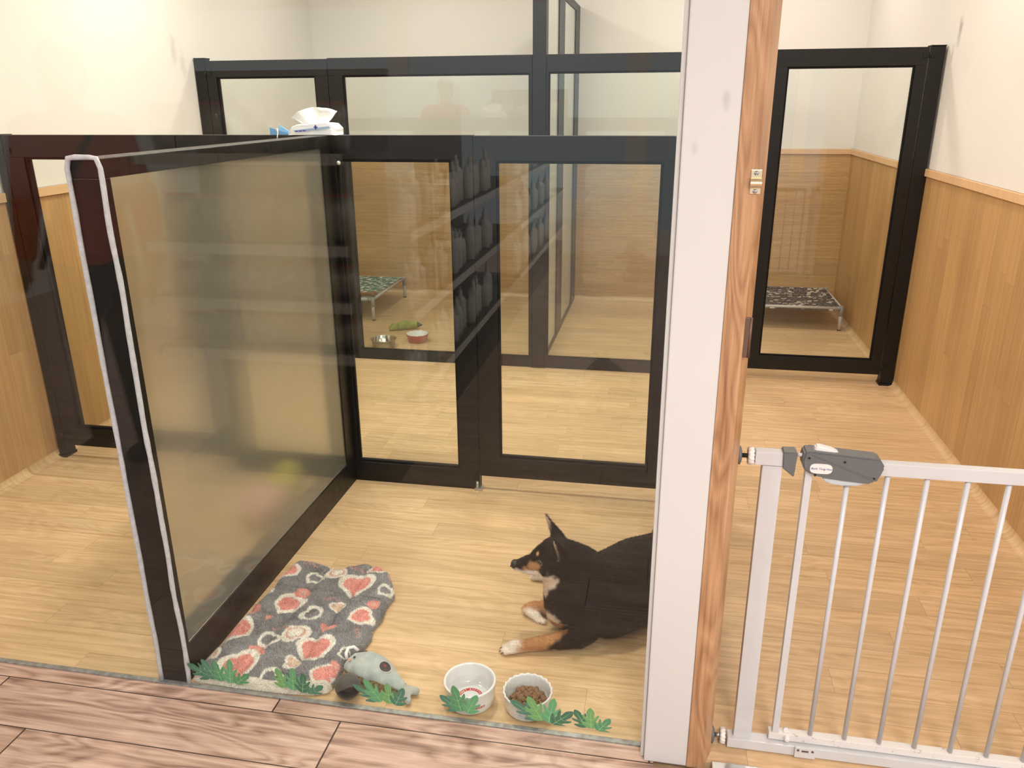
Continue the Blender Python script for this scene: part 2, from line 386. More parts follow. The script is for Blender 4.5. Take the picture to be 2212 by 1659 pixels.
def cove(axis):
    m = MB(); n = 7; R = .032
    prof = [(R*(1-math.sin(PI/2*i/n)), R*(1-math.cos(PI/2*i/n))) for i in range(n+1)]
    if axis == 'back': m.prism([(Y3-.006-a, z+.0005) for a, z in prof] + [(Y3-.006, 0)], 'x', -2.70, XR-.006)
    elif axis == 'right': m.prism([(XR-.006-a, z+.0005) for a, z in prof] + [(XR-.006, 0)], 'y', 1.80, Y3)
    else:
        ya, yb = 1.62, Y3
        poly = [(a, z+.0005) for a, z in prof] + [(0, 0)]
        v0 = [m.b.verts.new((XL(ya)+.006+a, ya, z)) for a, z in poly]; v1 = [m.b.verts.new((XL(yb)+.006+a, yb, z)) for a, z in poly]
        k = len(poly)
        for i in range(k): m.b.faces.new((v0[i], v1[i], v1[(i+1) % k], v0[(i+1) % k]))
        m.b.faces.new(v0); m.b.faces.new(v1[::-1])
    return m
for a in ('back', 'left', 'right'): struct('baseboard_'+a, cove(a), M['floor'])
struct('ceiling', MB().box(-5.2, 4.6, -5.2, 6.6, 2.7, 2.8), M['ceil'])
# front row: white post, wood jamb, thresholds, glass
struct('wall_front_post', MB().box(.027, .127, 1.543, 1.78, 0, 2.7, .003).box(.018, .027, 1.556, 1.61, 0, 2.7, .002), M['postwhite'])
jamb = struct('door_1', MB().box(.127, .167, 1.541, 1.78, 0, 2.7, .002).prism([(.1665, 1.5415), (.186, 1.60), (.186, 1.78), (.1665, 1.78)], 'z', 0, 2.7), M['jamb'])
struct('wall_front', MB().box(XR, 4.6, 1.45, 1.56, 0, 2.7), M['wall'])
struct('trim_4', MB().box(-2.6, .018, 1.5845, 1.599, -.001, .0045, .0015), M['sill'])
struct('trim_5', MB().box(.187, XR, 1.53, 1.567, -.01, .004, .002), M['alu'])
fg = tag(MB().box(-2.6, .019, 1.588, 1.596, .004, 2.7).build('window_1', M['frontglass']), kind='structure')
# shop behind the viewer, seen in reflections
struct('wall_shop_left', MB().box(-5.2, -5.1, -5.2, 1.6, 0, 2.7), M['wall'])
struct('wall_shop_front_left', MB().box(-5.1, -2.72, 1.6, 1.7, 0, 2.7), M['wall'])
struct('wall_shop_right', MB().box(4.5, 4.6, -5.2, 1.56, 0, 2.7), M['wall'])
m = MB().box(-5.2, 4.6, -5.2, -5.1, 0, .25).box(-5.2, 4.6, -5.2, -5.1, 2.4, 2.7)
for x in (-5.2, -2.8, -.4, 2.0, 4.4): m.box(x, x+.2, -5.2, -5.1, .25, 2.4)
struct('wall_shop_street', m, M['wall'])

# ---------------------------------------------------------------- ceiling lights
def ceiling_light(x, y, watts, col, size, where):
    t = thing('ceiling_light', 'round flush ceiling light over the %s' % where, 'ceiling light', (x, y, 2.7), 'round ceiling lights')
    MB().lathe([(size/2+.02, 0), (size/2+.02, -.02), (size/2, -.03)], (0, 0, 0), 32).build('ring', M['wplas'], t)
    MB().cyl((0, 0, -.026), size/2, .004, seg=32).build('diffuser', emit('lamp_%s' % where, col, 6), t)
    l = bpy.data.lights.new('bulb', 'AREA'); l.shape = 'DISK'; l.size = size; l.energy = watts; l.color = col
    o = bpy.data.objects.new('bulb', l); COL.objects.link(o); o.parent = t; o.location = (0, 0, -.04)
for a in LAMPS: ceiling_light(*a)
for i, (x, y) in enumerate(SHOP):
    t = thing('ceiling_panel_light', 'square ceiling light panel in the shop behind the viewer', 'ceiling light', (x, y, 2.7), 'shop ceiling panels')
    MB().box(-.32, .32, -.32, .32, -.02, 0, .003).build('frame', M['wplas'], t)
    MB().box(-.3, .3, -.3, .3, -.023, -.0205).build('diffuser', emit('panel_%d' % i, (1, .96, .9), 5), t)
    l = bpy.data.lights.new('bulb', 'AREA'); l.size = .6; l.energy = 40; l.color = COOL
    o = bpy.data.objects.new('bulb', l); COL.objects.link(o); o.parent = t; o.location = (0, 0, -.04)

# ---------------------------------------------------------------- pens: panels, gates, posts
TH = .045
def panel(name, label, cat, group, x0, x1, z0, z1, op, y, depth=TH, glass='glass', hinges=()):
    t = thing(name, label, cat, (x0, y, 0), group); sh = (x0, y, 0)
    ox0, ox1, oz0, oz1 = op
    frame_mb(x0, x1, z0, z1, ox0, ox1, oz0, oz1, y, y+depth).build('frame', M['black'], t, sh)
    bead_mb(ox0, ox1, oz0, oz1, y+.008, y+.018).build('glazing_bead', M['gasket'], t, sh)
    MB().box(ox0+.002, ox1-.002, y+.019, y+.025, oz0+.002, oz1-.002).build('glass_pane', M[glass], t, sh)
    for (hx, hz) in hinges:
        m = MB().box(hx-.032, hx+.032, y-.004, y+.001, hz-.012, hz+.012, .001).cyl((hx, y-.006, hz-.014), .005, .028, seg=12)
        for q in (-.02, .02): m.cyl((hx+q, y-.006, hz), .004, .003, axis='y', seg=10)
        m.build('hinge', M['black'], t, sh)
    return t
def post(name, label, x0, x1, y, z1, depth=.06, foot=True, group=None):
    m = MB().box(x0, x1, y, y+depth, .004, z1, .003)
    t = thing(name, label, 'post', (x0, y, 0), group); m.build('upright', M['black'], t, (x0, y, 0))
    MB().box(x0-.006, x1+.006, y-.01, y+depth, 0, .012, .003).build('foot', M['black'], t, (x0, y, 0))
    MB().box(x0-.002, x1+.002, y-.002, y+depth+.002, z1, z1+.006, .002).build('end_cap', M['gasket'], t, (x0, y, 0))
    return t
yA = Y1
post('wall_post', 'black metal post against the left wood wall, in line with the low front gates', XL(yA)+.012, -2.585, yA, ZP-.004)
panel('kennel_gate', 'low black framed glass gate at the left, beside the left wall post', 'gate', 'low gates', -2.582, -1.83, .06, ZP, (-2.50, -1.897, .146, 1.305), yA, hinges=((-2.584, .12), (-2.584, 1.33)))
panel('glass_partition', 'low black framed glass panel behind the frosted divider', 'partition', None, -1.827, -1.247, 0, ZP, (-1.728, -1.30, .088, 1.304), yA)
tp = panel('glass_partition', 'low black framed glass panel between the frosted divider and the middle gate', 'partition', None, -1.244, -.676, 0, ZP, (-1.192, -.757, .086, 1.304), yA)
MB().lathe([(.001, -.004), (.006, -.003), (.0075, 0), (.0075, .003)], (-1.183, yA+.004, 1.292), 20, axis='y', cap1=True).build('white_bumper', M['wplas'], tp, (-1.244, yA, 0))
tg = panel('kennel_gate', 'low black framed glass gate right behind the dog', 'gate', 'low gates', -.673, .085, .063, ZP-.002, (-.592, -.006, .148, 1.302), yA)
MB().box(-.694, -.664, yA-.014, yA+.02, .0, .012, .002).cyl((-.684, yA-.006, .010), .006, .03, seg=12).build('floor_bolt', M['alu'], tg, (-.673, yA, 0))
post('wall_post', 'black post at the right end of the middle gate, behind the white pillar', .088, .17, yA, ZP-.004)
# far row
yB = Y2
post('wall_post', 'tall black post on the left wall carrying the far left gate', XL(yB)+.008, -2.607, yB, ZF+.006)
panel('kennel_gate', 'tall black framed glass gate at the far left, beside the left wall', 'gate', 'tall gates', -2.604, -1.873, .06, ZF-.004, (-2.545, -1.947, .145, 1.641), yB, hinges=((-2.606, .12), (-2.606, 1.66)))
panel('glass_partition', 'tall black framed glass panel in front of the green bed and bowls', 'partition', None, -1.870, -.722, 0, ZF, (-1.786, -.73-.003, .06, 1.642), yB)
post('corner_post', 'very tall black post where the far row meets the milky divider', -.719, -.647, yB, 2.45, .05)
panel('glass_partition', 'tall black framed glass panel in the middle of the far row', 'partition', None, -.644, .49, 0, ZF, (-.634, .41, .066, 1.646), yB)
panel('kennel_gate', 'tall black framed glass gate at the end of the right corridor', 'gate', 'tall gates', .498, 1.228, .06, ZF+.004, (.577, 1.176, .140, 1.654), yB, hinges=((1.235, .10), (1.235, 1.70)))
post('wall_post', 'tall black post on the right wall beside the corridor gate', 1.236, XR-.012, yB, ZF+.006)
# perpendicular dividers
def divider(name, label, x0, x1, ya, yb, z1, opens, glassmat, gx):
    t = thing(name, label, 'divider', (x0, ya, 0)); sh = (x0, ya, 0)
    m = MB(); zb = opens[0][2]; zt = opens[0][3]
    m.box(x0, x1, ya, yb, zt, z1, .002); m.box(x0, x1, ya, yb, 0, zb, .002)
    ys = [ya] + [v for o in opens for v in (o[0], o[1])] + [yb]
    for i in range(0, len(ys), 2): m.box(x0, x1, ys[i], ys[i+1], zb, zt, .002)
    m.build('frame', M['black'], t, sh)
    for o in opens: MB().box(gx, gx+.005, o[0]+.001, o[1]-.001, o[2]+.001, o[3]-.001).build('frosted_pane', glassmat, t, sh)
    return t
dv = divider('frosted_divider', 'frosted glass divider in a thick black frame standing against the front glass', XD1, XD2, 1.5995, yA-.002, ZP,
             [(1.628, 2.785, .108, 1.347)], M['frost'], XD2-.010)
def wav(pts, n, amp):
    out = []
    for a, b in zip(pts[:-1], pts[1:]):
        a = Vector(a); b = Vector(b)
        for i in range(n):
            p = a.lerp(b, i/n); d = noise.noise(p*6)*amp
            out.append((p.x+d, p.y, p.z + (d if abs(a.z-b.z) < .01 else 0)))
    out.append(tuple(pts[-1])); return out
sb = MB(); c = .02; bo = .003
P_ = [(XD1-bo, 1.5965, .004), (XD1-bo, 1.5965, ZP-c), (XD1+.004, 1.5965, ZP+.001), (XD1+c, 1.5965, ZP+bo), (XD2-c, 1.5965, ZP+bo), (XD2-.004, 1.5965, ZP+.001), (XD2+bo, 1.5965, ZP-c), (XD2+bo, 1.5965, .004)]
pp = wav(P_[:2], 40, .003) + P_[2:6] + wav(P_[6:], 40, .006)
sb.tube(pp, [.0062 + .0016*noise.noise(Vector(p)*20) for p in pp], 10)
sb.build('silicone_bead', M['silicone'], dv, (XD1, 1.5995, 0))
divider('milky_divider', 'very tall milky glass divider in a thin black frame between the two back pens', -.705, -.66, yB+.055, Y3-.008, 2.14,
        [(4.66, 5.13, .03, 2.09), (5.40, 6.02, .03, 2.09)], M['frost2'], -.672)
t = divider('pen_side_divider', 'black framed divider behind the white pillar, along the corridor', .176, .206, 1.785, yA-.002, ZP, [(1.83, 2.80, .1, 1.33)], M['frost2'], .19)

# ---------------------------------------------------------------- jamb hardware
t = thing('latch_plate', 'pale brass latch loop with two screws on the wood door frame', 'latch', (.1625, 1.541, 1.36))
m = MB().box(-.0095, .0095, -.0025, 0, -.0215, .0215, .0008)
prof = [(-.0025+.0*i, 0) for i in range(0)]
pts = [(-.0025 - .011*math.sin(PI*i/10)**.7, -.011+.019*i/10) for i in range(11)]
m2 = [(y, z) for y, z in pts]; inner = [(y+.002, z) for y, z in reversed(pts)]
m.prism(m2+inner, 'x', -.0098, .0098)
m.build('plate', M['brass'], t)
for z in (.0155, -.0165): MB().lathe([(.0001, -.0052), (.003, -.0048), (.0042, -.003), (.0042, -.002)], (0, 0, z), 20, axis='y').box(-.0026, .0026, -.0054, -.0050, z-.0005, z+.0005).box(-.0005, .0005, -.0054, -.005, z-.0026, z+.0026).build('screw', M['screw'], t)
t = thing('door_hinge', 'small bronze hinge leaf low on the edge of the wood door frame', 'hinge', (.1775, 1.549, 1.07))
MB().box(-.0115, .0015, -.0035, .006, -.045, .035, .001).cyl((.0015, -.002, -.045), .003, .08, seg=12).build('leaf', M['hinge'], t)

# ---------------------------------------------------------------- safety gate
YG = 1.64
def safety_gate():
    t = thing('safety_gate', 'white metal bar safety gate with grey latch across the corridor entrance', 'gate', (.18, YG, 0)); sh = (.18, YG, 0)
    B = lambda m, n, mt, p=t: m.build(n, mt, p, sh)
    zc = .776
    for z, nm in ((zc, 0), (.018, 1)):
        B(MB().lathe([(.006, 0), (.020, .001), (.021, .007), (.014, .010)], (.1862, YG, z), 28, axis='x', cap0=True, cap1=True), 'wall_pad', M['gplas'])
        B(MB().cyl((.194, YG, z), .005, .024, axis='x', seg=14), 'bolt', M['dark'] if nm == 0 else M['screw'])
        B(MB().lathe([(.012, 0), (.0185, .001), (.0195, .004), (.0195, .009), (.0185, .012), (.012, .013)], (.209, YG, z), 60, axis='x', wr=[0, .03, .03, .03, .03, 0], wn=12, cap0=True, cap1=True), 'adjuster_wheel', M['wplas'])
    B(MB().box(.224, .283, YG-.013, YG+.013, zc-.015, zc+.016, .002), 'top_tube', M['gate'])
    B(MB().box(.240, .2815, YG-.0125, YG+.0125, .03, zc-.016, .002).box(.241, .279, YG-.0135, YG-.012, zc-.020, zc-.016, .0005), 'side_post', M['gate'])
    B(MB().prism([(.279, zc+.020), (.308, zc+.021), (.3085, zc+.010), (.306, zc-.037), (.281, zc-.017)], 'y', YG-.017, YG+.017, bev=.002).prism([(.3075, zc+.002), (.3088, zc+.002), (.3080, zc-.026), (.3065, zc-.026)], 'y', YG-.010, YG+.010), 'catch', M['gplas'])
    B(MB().box(.226, 1.290, YG-.022, YG+.010, .004, .031, .002), 'base_rail', M['gate'])
    # swinging leaf
    B(MB().box(.330, .345, YG-.009, YG+.009, .052, .760, .0015), 'leaf_stile', M['gate'])
    B(MB().box(.322, 1.205, YG-.010, YG+.012, .034, .054, .002), 'bottom_rail', M['rust'])
    B(MB().box(.470, 1.205, YG-.011, YG+.011, .754, .783, .002), 'top_rail', M['gate'])
    for i in range(10):
        x = .4185 + .0783*i; zt = .728 if i == 0 else .756
        B(MB().cyl((x, YG, .052), .0056, zt-.052, seg=16), 'bar', M['gate'])
    B(MB().box(1.19, 1.205, YG-.009, YG+.009, .05, .76, .0015), 'leaf_stile', M['gate'])
    B(MB().box(1.245, 1.286, YG-.0125, YG+.0125, .03, .792, .002), 'side_post', M['gate'])
    for z in (zc, .018): B(MB().cyl((1.286, YG, z), .0195, .0218, axis='x', seg=24), 'wall_pad', M['gplas'])
    # latch housing
    hx = [(.322, .800), (.332, .8035), (.470, .7955), (.4785, .787), (.4835, .776), (.478, .764), (.4685, .750), (.4655, .741), (.462, .7405), (.456, .742), (.40, .742), (.352, .748), (.331, .754), (.3215, .764), (.3185, .780)]
    h = B(MB().prism(hx, 'y', YG-.021, YG+.021, bev=.0035), 'latch_housing', M['gplas'])
    B(MB().prism([(.334, .7965), (.340, .7955), (.472, .7475), (.466, .7455)], 'y', YG-.0225, YG-.020, bev=.0006), 'raised_rib', M['gplas'], h)
    for x, z in ((.3315, .789), (.403, .785), (.4645, .752), (.3475, .7515)):
        B(MB().lathe([(.0024, -.0004), (.0040, -.0010), (.0042, .001)], (x, YG-.021, z), 18, axis='y'), 'screw_hole', M['gplas'], h)
        B(MB().cyl((x, YG-.0218, z), .0026, .001, axis='y', seg=16), 'screw_recess', M['dark'], h)
    lb = []
    for i in range(40):
        a = 2*PI*i/40; ca, sa = math.cos(a), math.sin(a)
        lb.append((.3575+.0225*math.copysign(abs(ca)**.5, ca), .7665+.0112*math.copysign(abs(sa)**.75, sa)))
    B(MB().prism(lb, 'y', YG-.0232, YG-.0205), 'name_label', M['wplas'], h)
    text_mesh('lettering', 'Bashi Tong Hua', .0066, M['navy'], h, Matrix.Translation(Vector((.3575, YG-.0234, .7665))-Vector(sh)) @ Matrix.Rotation(PI/2, 4, 'X'), shear=.35, extrude=.0001)
    B(MB().prism([(.364, .744), (.455, .744), (.452, .737), (.435, .7305), (.405, .728), (.38, .7305), (.367, .737)], 'y', YG-.018, YG+.018, bev=.002), 'release_lever', M['gplas2'], h)
    B(MB().prism([(.341, .7985), (.394, .7985), (.380, .8055), (.352, .812), (.345, .810)], 'y', YG-.010, YG+.010, bev=.0022), 'thumb_slider', M['wplas'], h)
    B(MB().cyl((.311, YG, .786), .0042, .012, axis='x', seg=16), 'latch_pin', M['wplas'], h)
    # lower lock
    B(MB().lathe([(.0062, 0), (.0062, -.010), (.0045, -.011)], (.364, YG-.010, .046), 20, axis='y', cap1=True), 'stop_pin', M['wplas'])
    B(MB().cyl((.362, YG-.004, .060), .006, .006, axis='y', seg=16), 'stop_pin', M['wplas'])
    B(MB().box(.383, .430, YG-.029, YG-.022, .006, .036, .001), 'lock_plate', M['gate'])
    B(MB().box(.398, .414, YG-.0296, YG-.0288, .024, .029, .0005).cyl((.390, YG-.0298, .028), .003, .001, axis='y', seg=12).cyl((.423, YG-.0298, .028), .003, .001, axis='y', seg=12), 'lock_slot', M['hinge'])
    return t
safety_gate()

# ---------------------------------------------------------------- leaf stickers on the front glass
GREENS = [srgb(82, 132, 112), srgb(92, 152, 112), srgb(104, 170, 124), srgb(74, 122, 98), srgb(118, 172, 112)]
def leafpoly():
    half = [(.07, .0), (.24, .05), (.40, .16), (.56, .36), (.50, .40), (.34, .34), (.24, .33), (.30, .44), (.42, .58), (.46, .72), (.40, .74), (.26, .62), (.17, .58), (.19, .70), (.22, .86), (.16, .98), (.08, 1.08), (0, 1.12)]
    return half + [(-x, y) for x, y in reversed(half[:-1])]
def stickers():
    greens = [plain('sticker_green_%d' % i, c, .5) for i, c in enumerate(GREENS)]; vein = plain('sticker_vein', srgb(168, 215, 150), .5)
    YS = 1.5875
    data = [  # centre x, base z, leaves (dx, dz, angle, length, width, colour), label
        (-1.11, .034, [(-.02, .008, 62, .066, .050, 3), (-.005, .004, 30, .062, .046, 0), (.012, .0, 14, .060, .044, 1), (.036, -.003, -6, .070, .046, 2), (.052, -.004, -48, .052, .042, 1)], 'green leaf sticker on the front glass over the near left corner of the heart mat'),
        (-.885, .034, [(-.03, .004, 18, .058, .046, 4), (-.008, .001, -4, .064, .046, 2), (.018, -.003, -8, .056, .044, 3), (.036, -.006, -52, .048, .040, 0)], 'green leaf sticker on the front glass over the near edge of the heart mat'),
        (-.645, .032, [(-.012, .004, 58, .070, .042, 0), (-.004, .002, 34, .070, .046, 2), (.020, -.001, 4, .058, .044, 4), (.034, -.003, -24, .056, .044, 0)], 'green leaf sticker on the front glass in front of the grey fish toy'),
        (-.435, .034, [(-.006, .006, 52, .056, .046, 0), (.0, .002, 14, .072, .052, 1), (.016, .0, -24, .058, .044, 2)], 'green leaf sticker on the front glass in front of the water bowl'),
        (-.225, .036, [(-.008, .008, 58, .080, .046, 0), (-.002, .004, 28, .070, .052, 4), (.014, .000, -10, .070, .048, 2), (.024, -.003, -48, .062, .048, 3)], 'widest green leaf sticker, on the front glass in front of the kibble bowl'),
        (-.102, .034, [(-.014, .003, 32, .052, .044, 3), (-.002, .001, 4, .056, .046, 4), (.014, -.004, -36, .046, .042, 1)], 'small green leaf sticker alone near the white pillar')]
    LP = leafpoly()
    for (cx, bz, leaves, label) in data:
        t = thing('leaf_sticker', label, 'sticker', (cx, YS, bz), 'green leaf stickers')
        for i, (dx, dz, ang, L, Wd, gi) in enumerate(leaves):
            a = math.radians(ang); y = -.0003 - i*.00025
            def P(x, h): return (dx + x*math.cos(a) - h*math.sin(a), dz + x*math.sin(a)*1.0 + h*math.cos(a))
            pts = [P(x*Wd, h*L) for x, h in LP]; pts = [(x, max(z, -.004)) for x, z in pts]
            m = MB(); m.prism(pts, 'y', y, y-.0002); lf = m.build('leaf', greens[gi], t)
            mv = MB()
            def seg(p, q, w):
                p = Vector(p); q = Vector(q); d = (q-p).normalized(); n = Vector((-d.y, d.x))*w
                r = [p+n, q+n*.4, q-n*.4, p-n]
                if min(s.y for s in r) < -.004: return
                mv.prism([tuple(s) for s in r], 'y', y-.00021, y-.00028)
            seg(P(0, .02*L), P(0, .9*L), .0006)
            for h, wx in ((.18, .36), (.44, .30)):
                for s in (-1, 1): seg(P(0, h*L), P(s*wx*Wd, (h+.16)*L), .0004)
            mv.build('veins', vein, lf)
stickers()

# ---------------------------------------------------------------- blobs: union of tapered limbs, remeshed
def blob(name, prims, voxel=.004, smooth=6):
    b = bmesh.new()
    for pr in prims:
        if len(pr) == 4:
            p0, r0, p1, r1 = pr; p0 = Vector(p0); p1 = Vector(p1); L = (p1-p0).length
            n = max(2, int(L/(min(r0, r1)*.22))+1)
            for i in range(n+1):
                u = i/n; r = r0+(r1-r0)*u
                g = bmesh.ops.create_icosphere(b, subdivisions=3, radius=r)
                for v in g['verts']: v.co += p0.lerp(p1, u)
        else:
            c, sc, rot = pr; R = Euler([math.radians(a) for a in rot]).to_matrix()
            g = bmesh.ops.create_icosphere(b, subdivisions=4, radius=1)
            for v in g['verts']: v.co = R @ Vector((v.co.x*sc[0], v.co.y*sc[1], v.co.z*sc[2])) + Vector(c)
    me = bpy.data.meshes.new('tmp'); b.to_mesh(me); b.free()
    o = bpy.data.objects.new('tmp', me); COL.objects.link(o)
    md = o.modifiers.new('r', 'REMESH'); md.mode = 'VOXEL'; md.voxel_size = voxel; md.use_smooth_shade = True
    if smooth:
        sm = o.modifiers.new('s', 'SMOOTH'); sm.factor = .6; sm.iterations = smooth
    bpy.context.view_layer.update()
    res = bpy.data.meshes.new_from_object(o.evaluated_get(bpy.context.evaluated_depsgraph_get()))
    bpy.data.objects.remove(o); bpy.data.meshes.remove(me); res.name = name
    return res
def mesh_arrays(me):
    n = len(me.vertices); co = np.empty(n*3); me.vertices.foreach_get('co', co); no = np.empty(n*3); me.vertices.foreach_get('normal', no)
    return co.reshape(-1, 3), no.reshape(-1, 3)
def set_col(me, cols):
    a = me.color_attributes.new('Col', 'FLOAT_COLOR', 'POINT')
    c = np.ones((len(me.vertices), 4)); c[:, :3] = cols; a.data.foreach_set('color', c.ravel())
def sstep(a, b, x): t = np.clip((x-a)/(b-a), 0, 1); return t*t*(3-2*t)
def furry(me, cols, n, length, width, flow, lean, mask=None, jit=.25):
    """adds n short blades growing from the surface to the mesh, coloured like the skin under them"""
    co, no = mesh_arrays(me)
    me.calc_loop_triangles(); T = len(me.loop_triangles)
    tri = np.empty(T*3, dtype=np.int64); me.loop_triangles.foreach_get('vertices', tri); tri = tri.reshape(-1, 3)
    A, B, C = co[tri[:, 0]], co[tri[:, 1]], co[tri[:, 2]]
    ar = np.linalg.norm(np.cross(B-A, C-A), axis=1)
    if mask is not None: ar = ar*mask[tri].min(axis=1)
    pick = rng.choice(len(tri), n, p=ar/ar.sum()); u = rng.random((n, 1)); v = rng.random((n, 1))
    sw = (u+v) > 1; u = np.where(sw, 1-u, u); v = np.where(sw, 1-v, v)
    t = tri[pick]; p = co[t[:, 0]]*(1-u-v) + co[t[:, 1]]*u + co[t[:, 2]]*v
    nn = no[t[:, 0]]*(1-u-v) + no[t[:, 1]]*u + no[t[:, 2]]*v; nn /= np.linalg.norm(nn, axis=1, keepdims=True)+1e-9
    cc = cols[t[:, 0]]*(1-u-v) + cols[t[:, 1]]*u + cols[t[:, 2]]*v
    cc = cc*(1-jit+2*jit*rng.random((n, 1)))
    f = flow(p) + rng.normal(0, .25, (n, 3)); f -= nn*np.sum(f*nn, axis=1, keepdims=True); f /= np.linalg.norm(f, axis=1, keepdims=True)+1e-9
    le = lean + rng.normal(0, .12, (n, 1)); d = f*le + nn*np.sqrt(np.clip(1-le**2, .05, 1))
    L = length*(.6+.7*rng.random((n, 1))); side = np.cross(nn, d); side /= np.linalg.norm(side, axis=1, keepdims=True)+1e-9
    th = rng.random((n, 1))*.8-.4; side = side*np.cos(th) + nn*np.sin(th)
    w = width*(.7+.6*rng.random((n, 1)))
    base = p - nn*length*.08
    V = np.concatenate([base-side*w, base+side*w, p+d*L], axis=1).reshape(-1, 3)
    nv = len(co); nf = len(me.polygons)
    li = np.empty(len(me.loops), dtype=np.int32); me.loops.foreach_get('vertex_index', li)
    ls = np.empty(nf, dtype=np.int32); me.polygons.foreach_get('loop_start', ls)
    new = bpy.data.meshes.new(me.name); allv = np.vstack([co, V]); new.vertices.add(len(allv)); new.vertices.foreach_set('co', allv.ravel())
    bl = np.arange(n*3, dtype=np.int32)+nv
    new.loops.add(len(li)+n*3); new.loops.foreach_set('vertex_index', np.concatenate([li, bl]).astype(np.int32))
    new.polygons.add(nf+n); new.polygons.foreach_set('loop_start', np.concatenate([ls, len(li)+np.arange(n)*3]).astype(np.int32))
    new.polygons.foreach_set('use_smooth', np.ones(nf+n, dtype=bool))
    new.update(calc_edges=True); new.validate()
    set_col(new, np.vstack([cols, np.repeat(cc, 3, axis=0)]))
    return new
def obj_from(me, name, mat, parent=None, shift=None):
    me.materials.clear(); me.materials.append(mat)
    if shift is not None: me.transform(Matrix.Translation(-Vector(shift)))
    for p in me.polygons: p.use_smooth = True
    o = bpy.data.objects.new(name, me); COL.objects.link(o); o.parent = parent
    return o
# ---------------------------------------------------------------- dog
def dog():
    pr = []
    # trunk lying along a diagonal, chest towards the lower left
    pr += [((-.158, 2.052, .105), .096, (-.02, 2.192, .112), .104), ((-.02, 2.192, .112), .104, (.058, 2.275, .100), .098)]
    pr += [((-.185, 2.028, .110), (.088, .082, .105), (0, 0, 45)), ((-.215, 2.01, .085), (.065, .055, .070), (0, 0, 35))]
    pr += [((.085, 2.215, .062), (.085, .055, .060), (0, 0, 45)), ((.045, 2.33, .062), (.08, .05, .06), (0, 0, 45))]
    pr += [((-.095, 2.035, .075), .085, (.035, 2.150, .075), .084)]
    # neck
    pr += [((-.228, 2.028, .238), .056, (-.190, 2.042, .190), .078), ((-.190, 2.042, .190), .078, (-.158, 2.062, .140), .090), ((-.245, 2.02, .180), .045, (-.218, 2.01, .105), .066)]
    # skull, cheeks, muzzle, jaw
    pr += [((-.249, 2.022, .250), (.057, .053, .055), (0, 12, 0)), ((-.262, 1.998, .210), (.040, .028, .036), (0, 15, 0)), ((-.262, 2.044, .210), (.040, .028, .036), (0, 15, 0))]
    pr += [((-.272, 2.021, .250), .040, (-.300, 2.020, .242), .0265)]
    pr += [((-.298, 2.020, .226), .0305, (-.358, 2.017, .2065), .0190), ((-.358, 2.017, .207), .0175, (-.368, 2.017, .204), .0155)]
    pr += [((-.285, 2.020, .204), .027, (-.345, 2.018, .1965), .0155)]
    # ears
    for s, tip in ((1, (-.292, 2.070, .356)), (-1, (-.252, 1.962, .336))):
        bx, by, bz = ((-.249, 2.050, .290) if s > 0 else (-.233, 1.988, .278))
        pr += [((bx, by, bz), .0195, (bx*.55+tip[0]*.45, by*.55+tip[1]*.45, bz*.55+tip[2]*.45), .0115), ((bx*.55+tip[0]*.45, by*.55+tip[1]*.45, bz*.55+tip[2]*.45), .0115, tip, .0030)]
    # near foreleg: shoulder, elbow, wrist, paw with toes
    pr += [((-.150, 1.995, .105), .058, (-.150, 1.962, .050), .040), ((-.150, 1.962, .050), .040, (-.172, 1.940, .034), .031),
           ((-.172, 1.940, .034), .031, (-.255, 1.913, .026), .0225), ((-.255, 1.913, .026), .0225, (-.325, 1.894, .019), .0175), ((-.325, 1.894, .019), .0175, (-.355, 1.886, .017), .0185)]
    for dy, dx in ((-.0145, .004), (-.005, -.004), (.0055, -.004), (.0150, .003)):
        pr += [((-.355+dx, 1.886+dy, .013), .0088, (-.378+dx, 1.881+dy*1.15, .0095), .0080)]
    # far foreleg folded under the chest
    pr += [((-.205, 2.06, .070), .045, (-.250, 2.085, .034), .028), ((-.250, 2.075, .030), .022, (-.328, 2.082, .022), .0165), ((-.328, 2.082, .022), .0165, (-.346, 2.066, .019), .0155), ((-.346, 2.066, .018), .0150, (-.314, 2.046, .014), .0135)]
    for dx in (-.010, 0., .010):
        pr += [((-.316+dx, 2.046-dx*.3, .012), .0078, (-.298+dx*1.1, 2.030-dx*.3, .009), .0072)]
    # far hind foot showing past the chest
    pr += [((-.10, 2.27, .05), .045, (-.25, 2.272, .022), .020), ((-.25, 2.272, .022), .019, (-.352, 2.262, .015), .0155)]
    # tail curled on the rump
    pr += [((.112, 2.350, .120), .034, (.095, 2.370, .150), .034), ((.095, 2.370, .150), .034, (.052, 2.345, .165), .028)]
    me = blob('body', pr, .0036, 7)
    co, no = mesh_arrays(me)
    # settle on the floor and add a little fur clumping
    nz = np.array([noise.fractal(Vector(p)*55, 1, 2, 3) for p in co]); co2 = co + no*(nz*.0016)[:, None]; co2[:, 2] = np.maximum(co2[:, 2], .0015)
    me.vertices.foreach_set('co', co2.ravel()); me.update()
    X, Y, Z = co.T; n1 = np.array([noise.noise(Vector(p)*70) for p in co]); n2 = np.array([noise.noise(Vector(p)*25) for p in co])
    j = n1*.006
    BK = np.array((.0060, .0046, .0042)); TAN = np.array((.50, .25, .11)); CR = np.array((.76, .60, .48)); WH = np.array((.82, .73, .66))
    c = np.tile(BK, (len(co), 1)); c *= (1+.35*n2)[:, None]
    def lay(w, col):
        nonlocal c; w = np.clip(w, 0, 1)[:, None]; c = c*(1-w) + np.array(col)*w
    def ball(p, r, soft=.008, sc=(1, 1, 1)):
        d = np.sqrt(((X-p[0])/sc[0])**2+((Y-p[1])/sc[1])**2+((Z-p[2])/sc[2])**2) + j
        return 1-sstep(r-soft, r+soft, d)
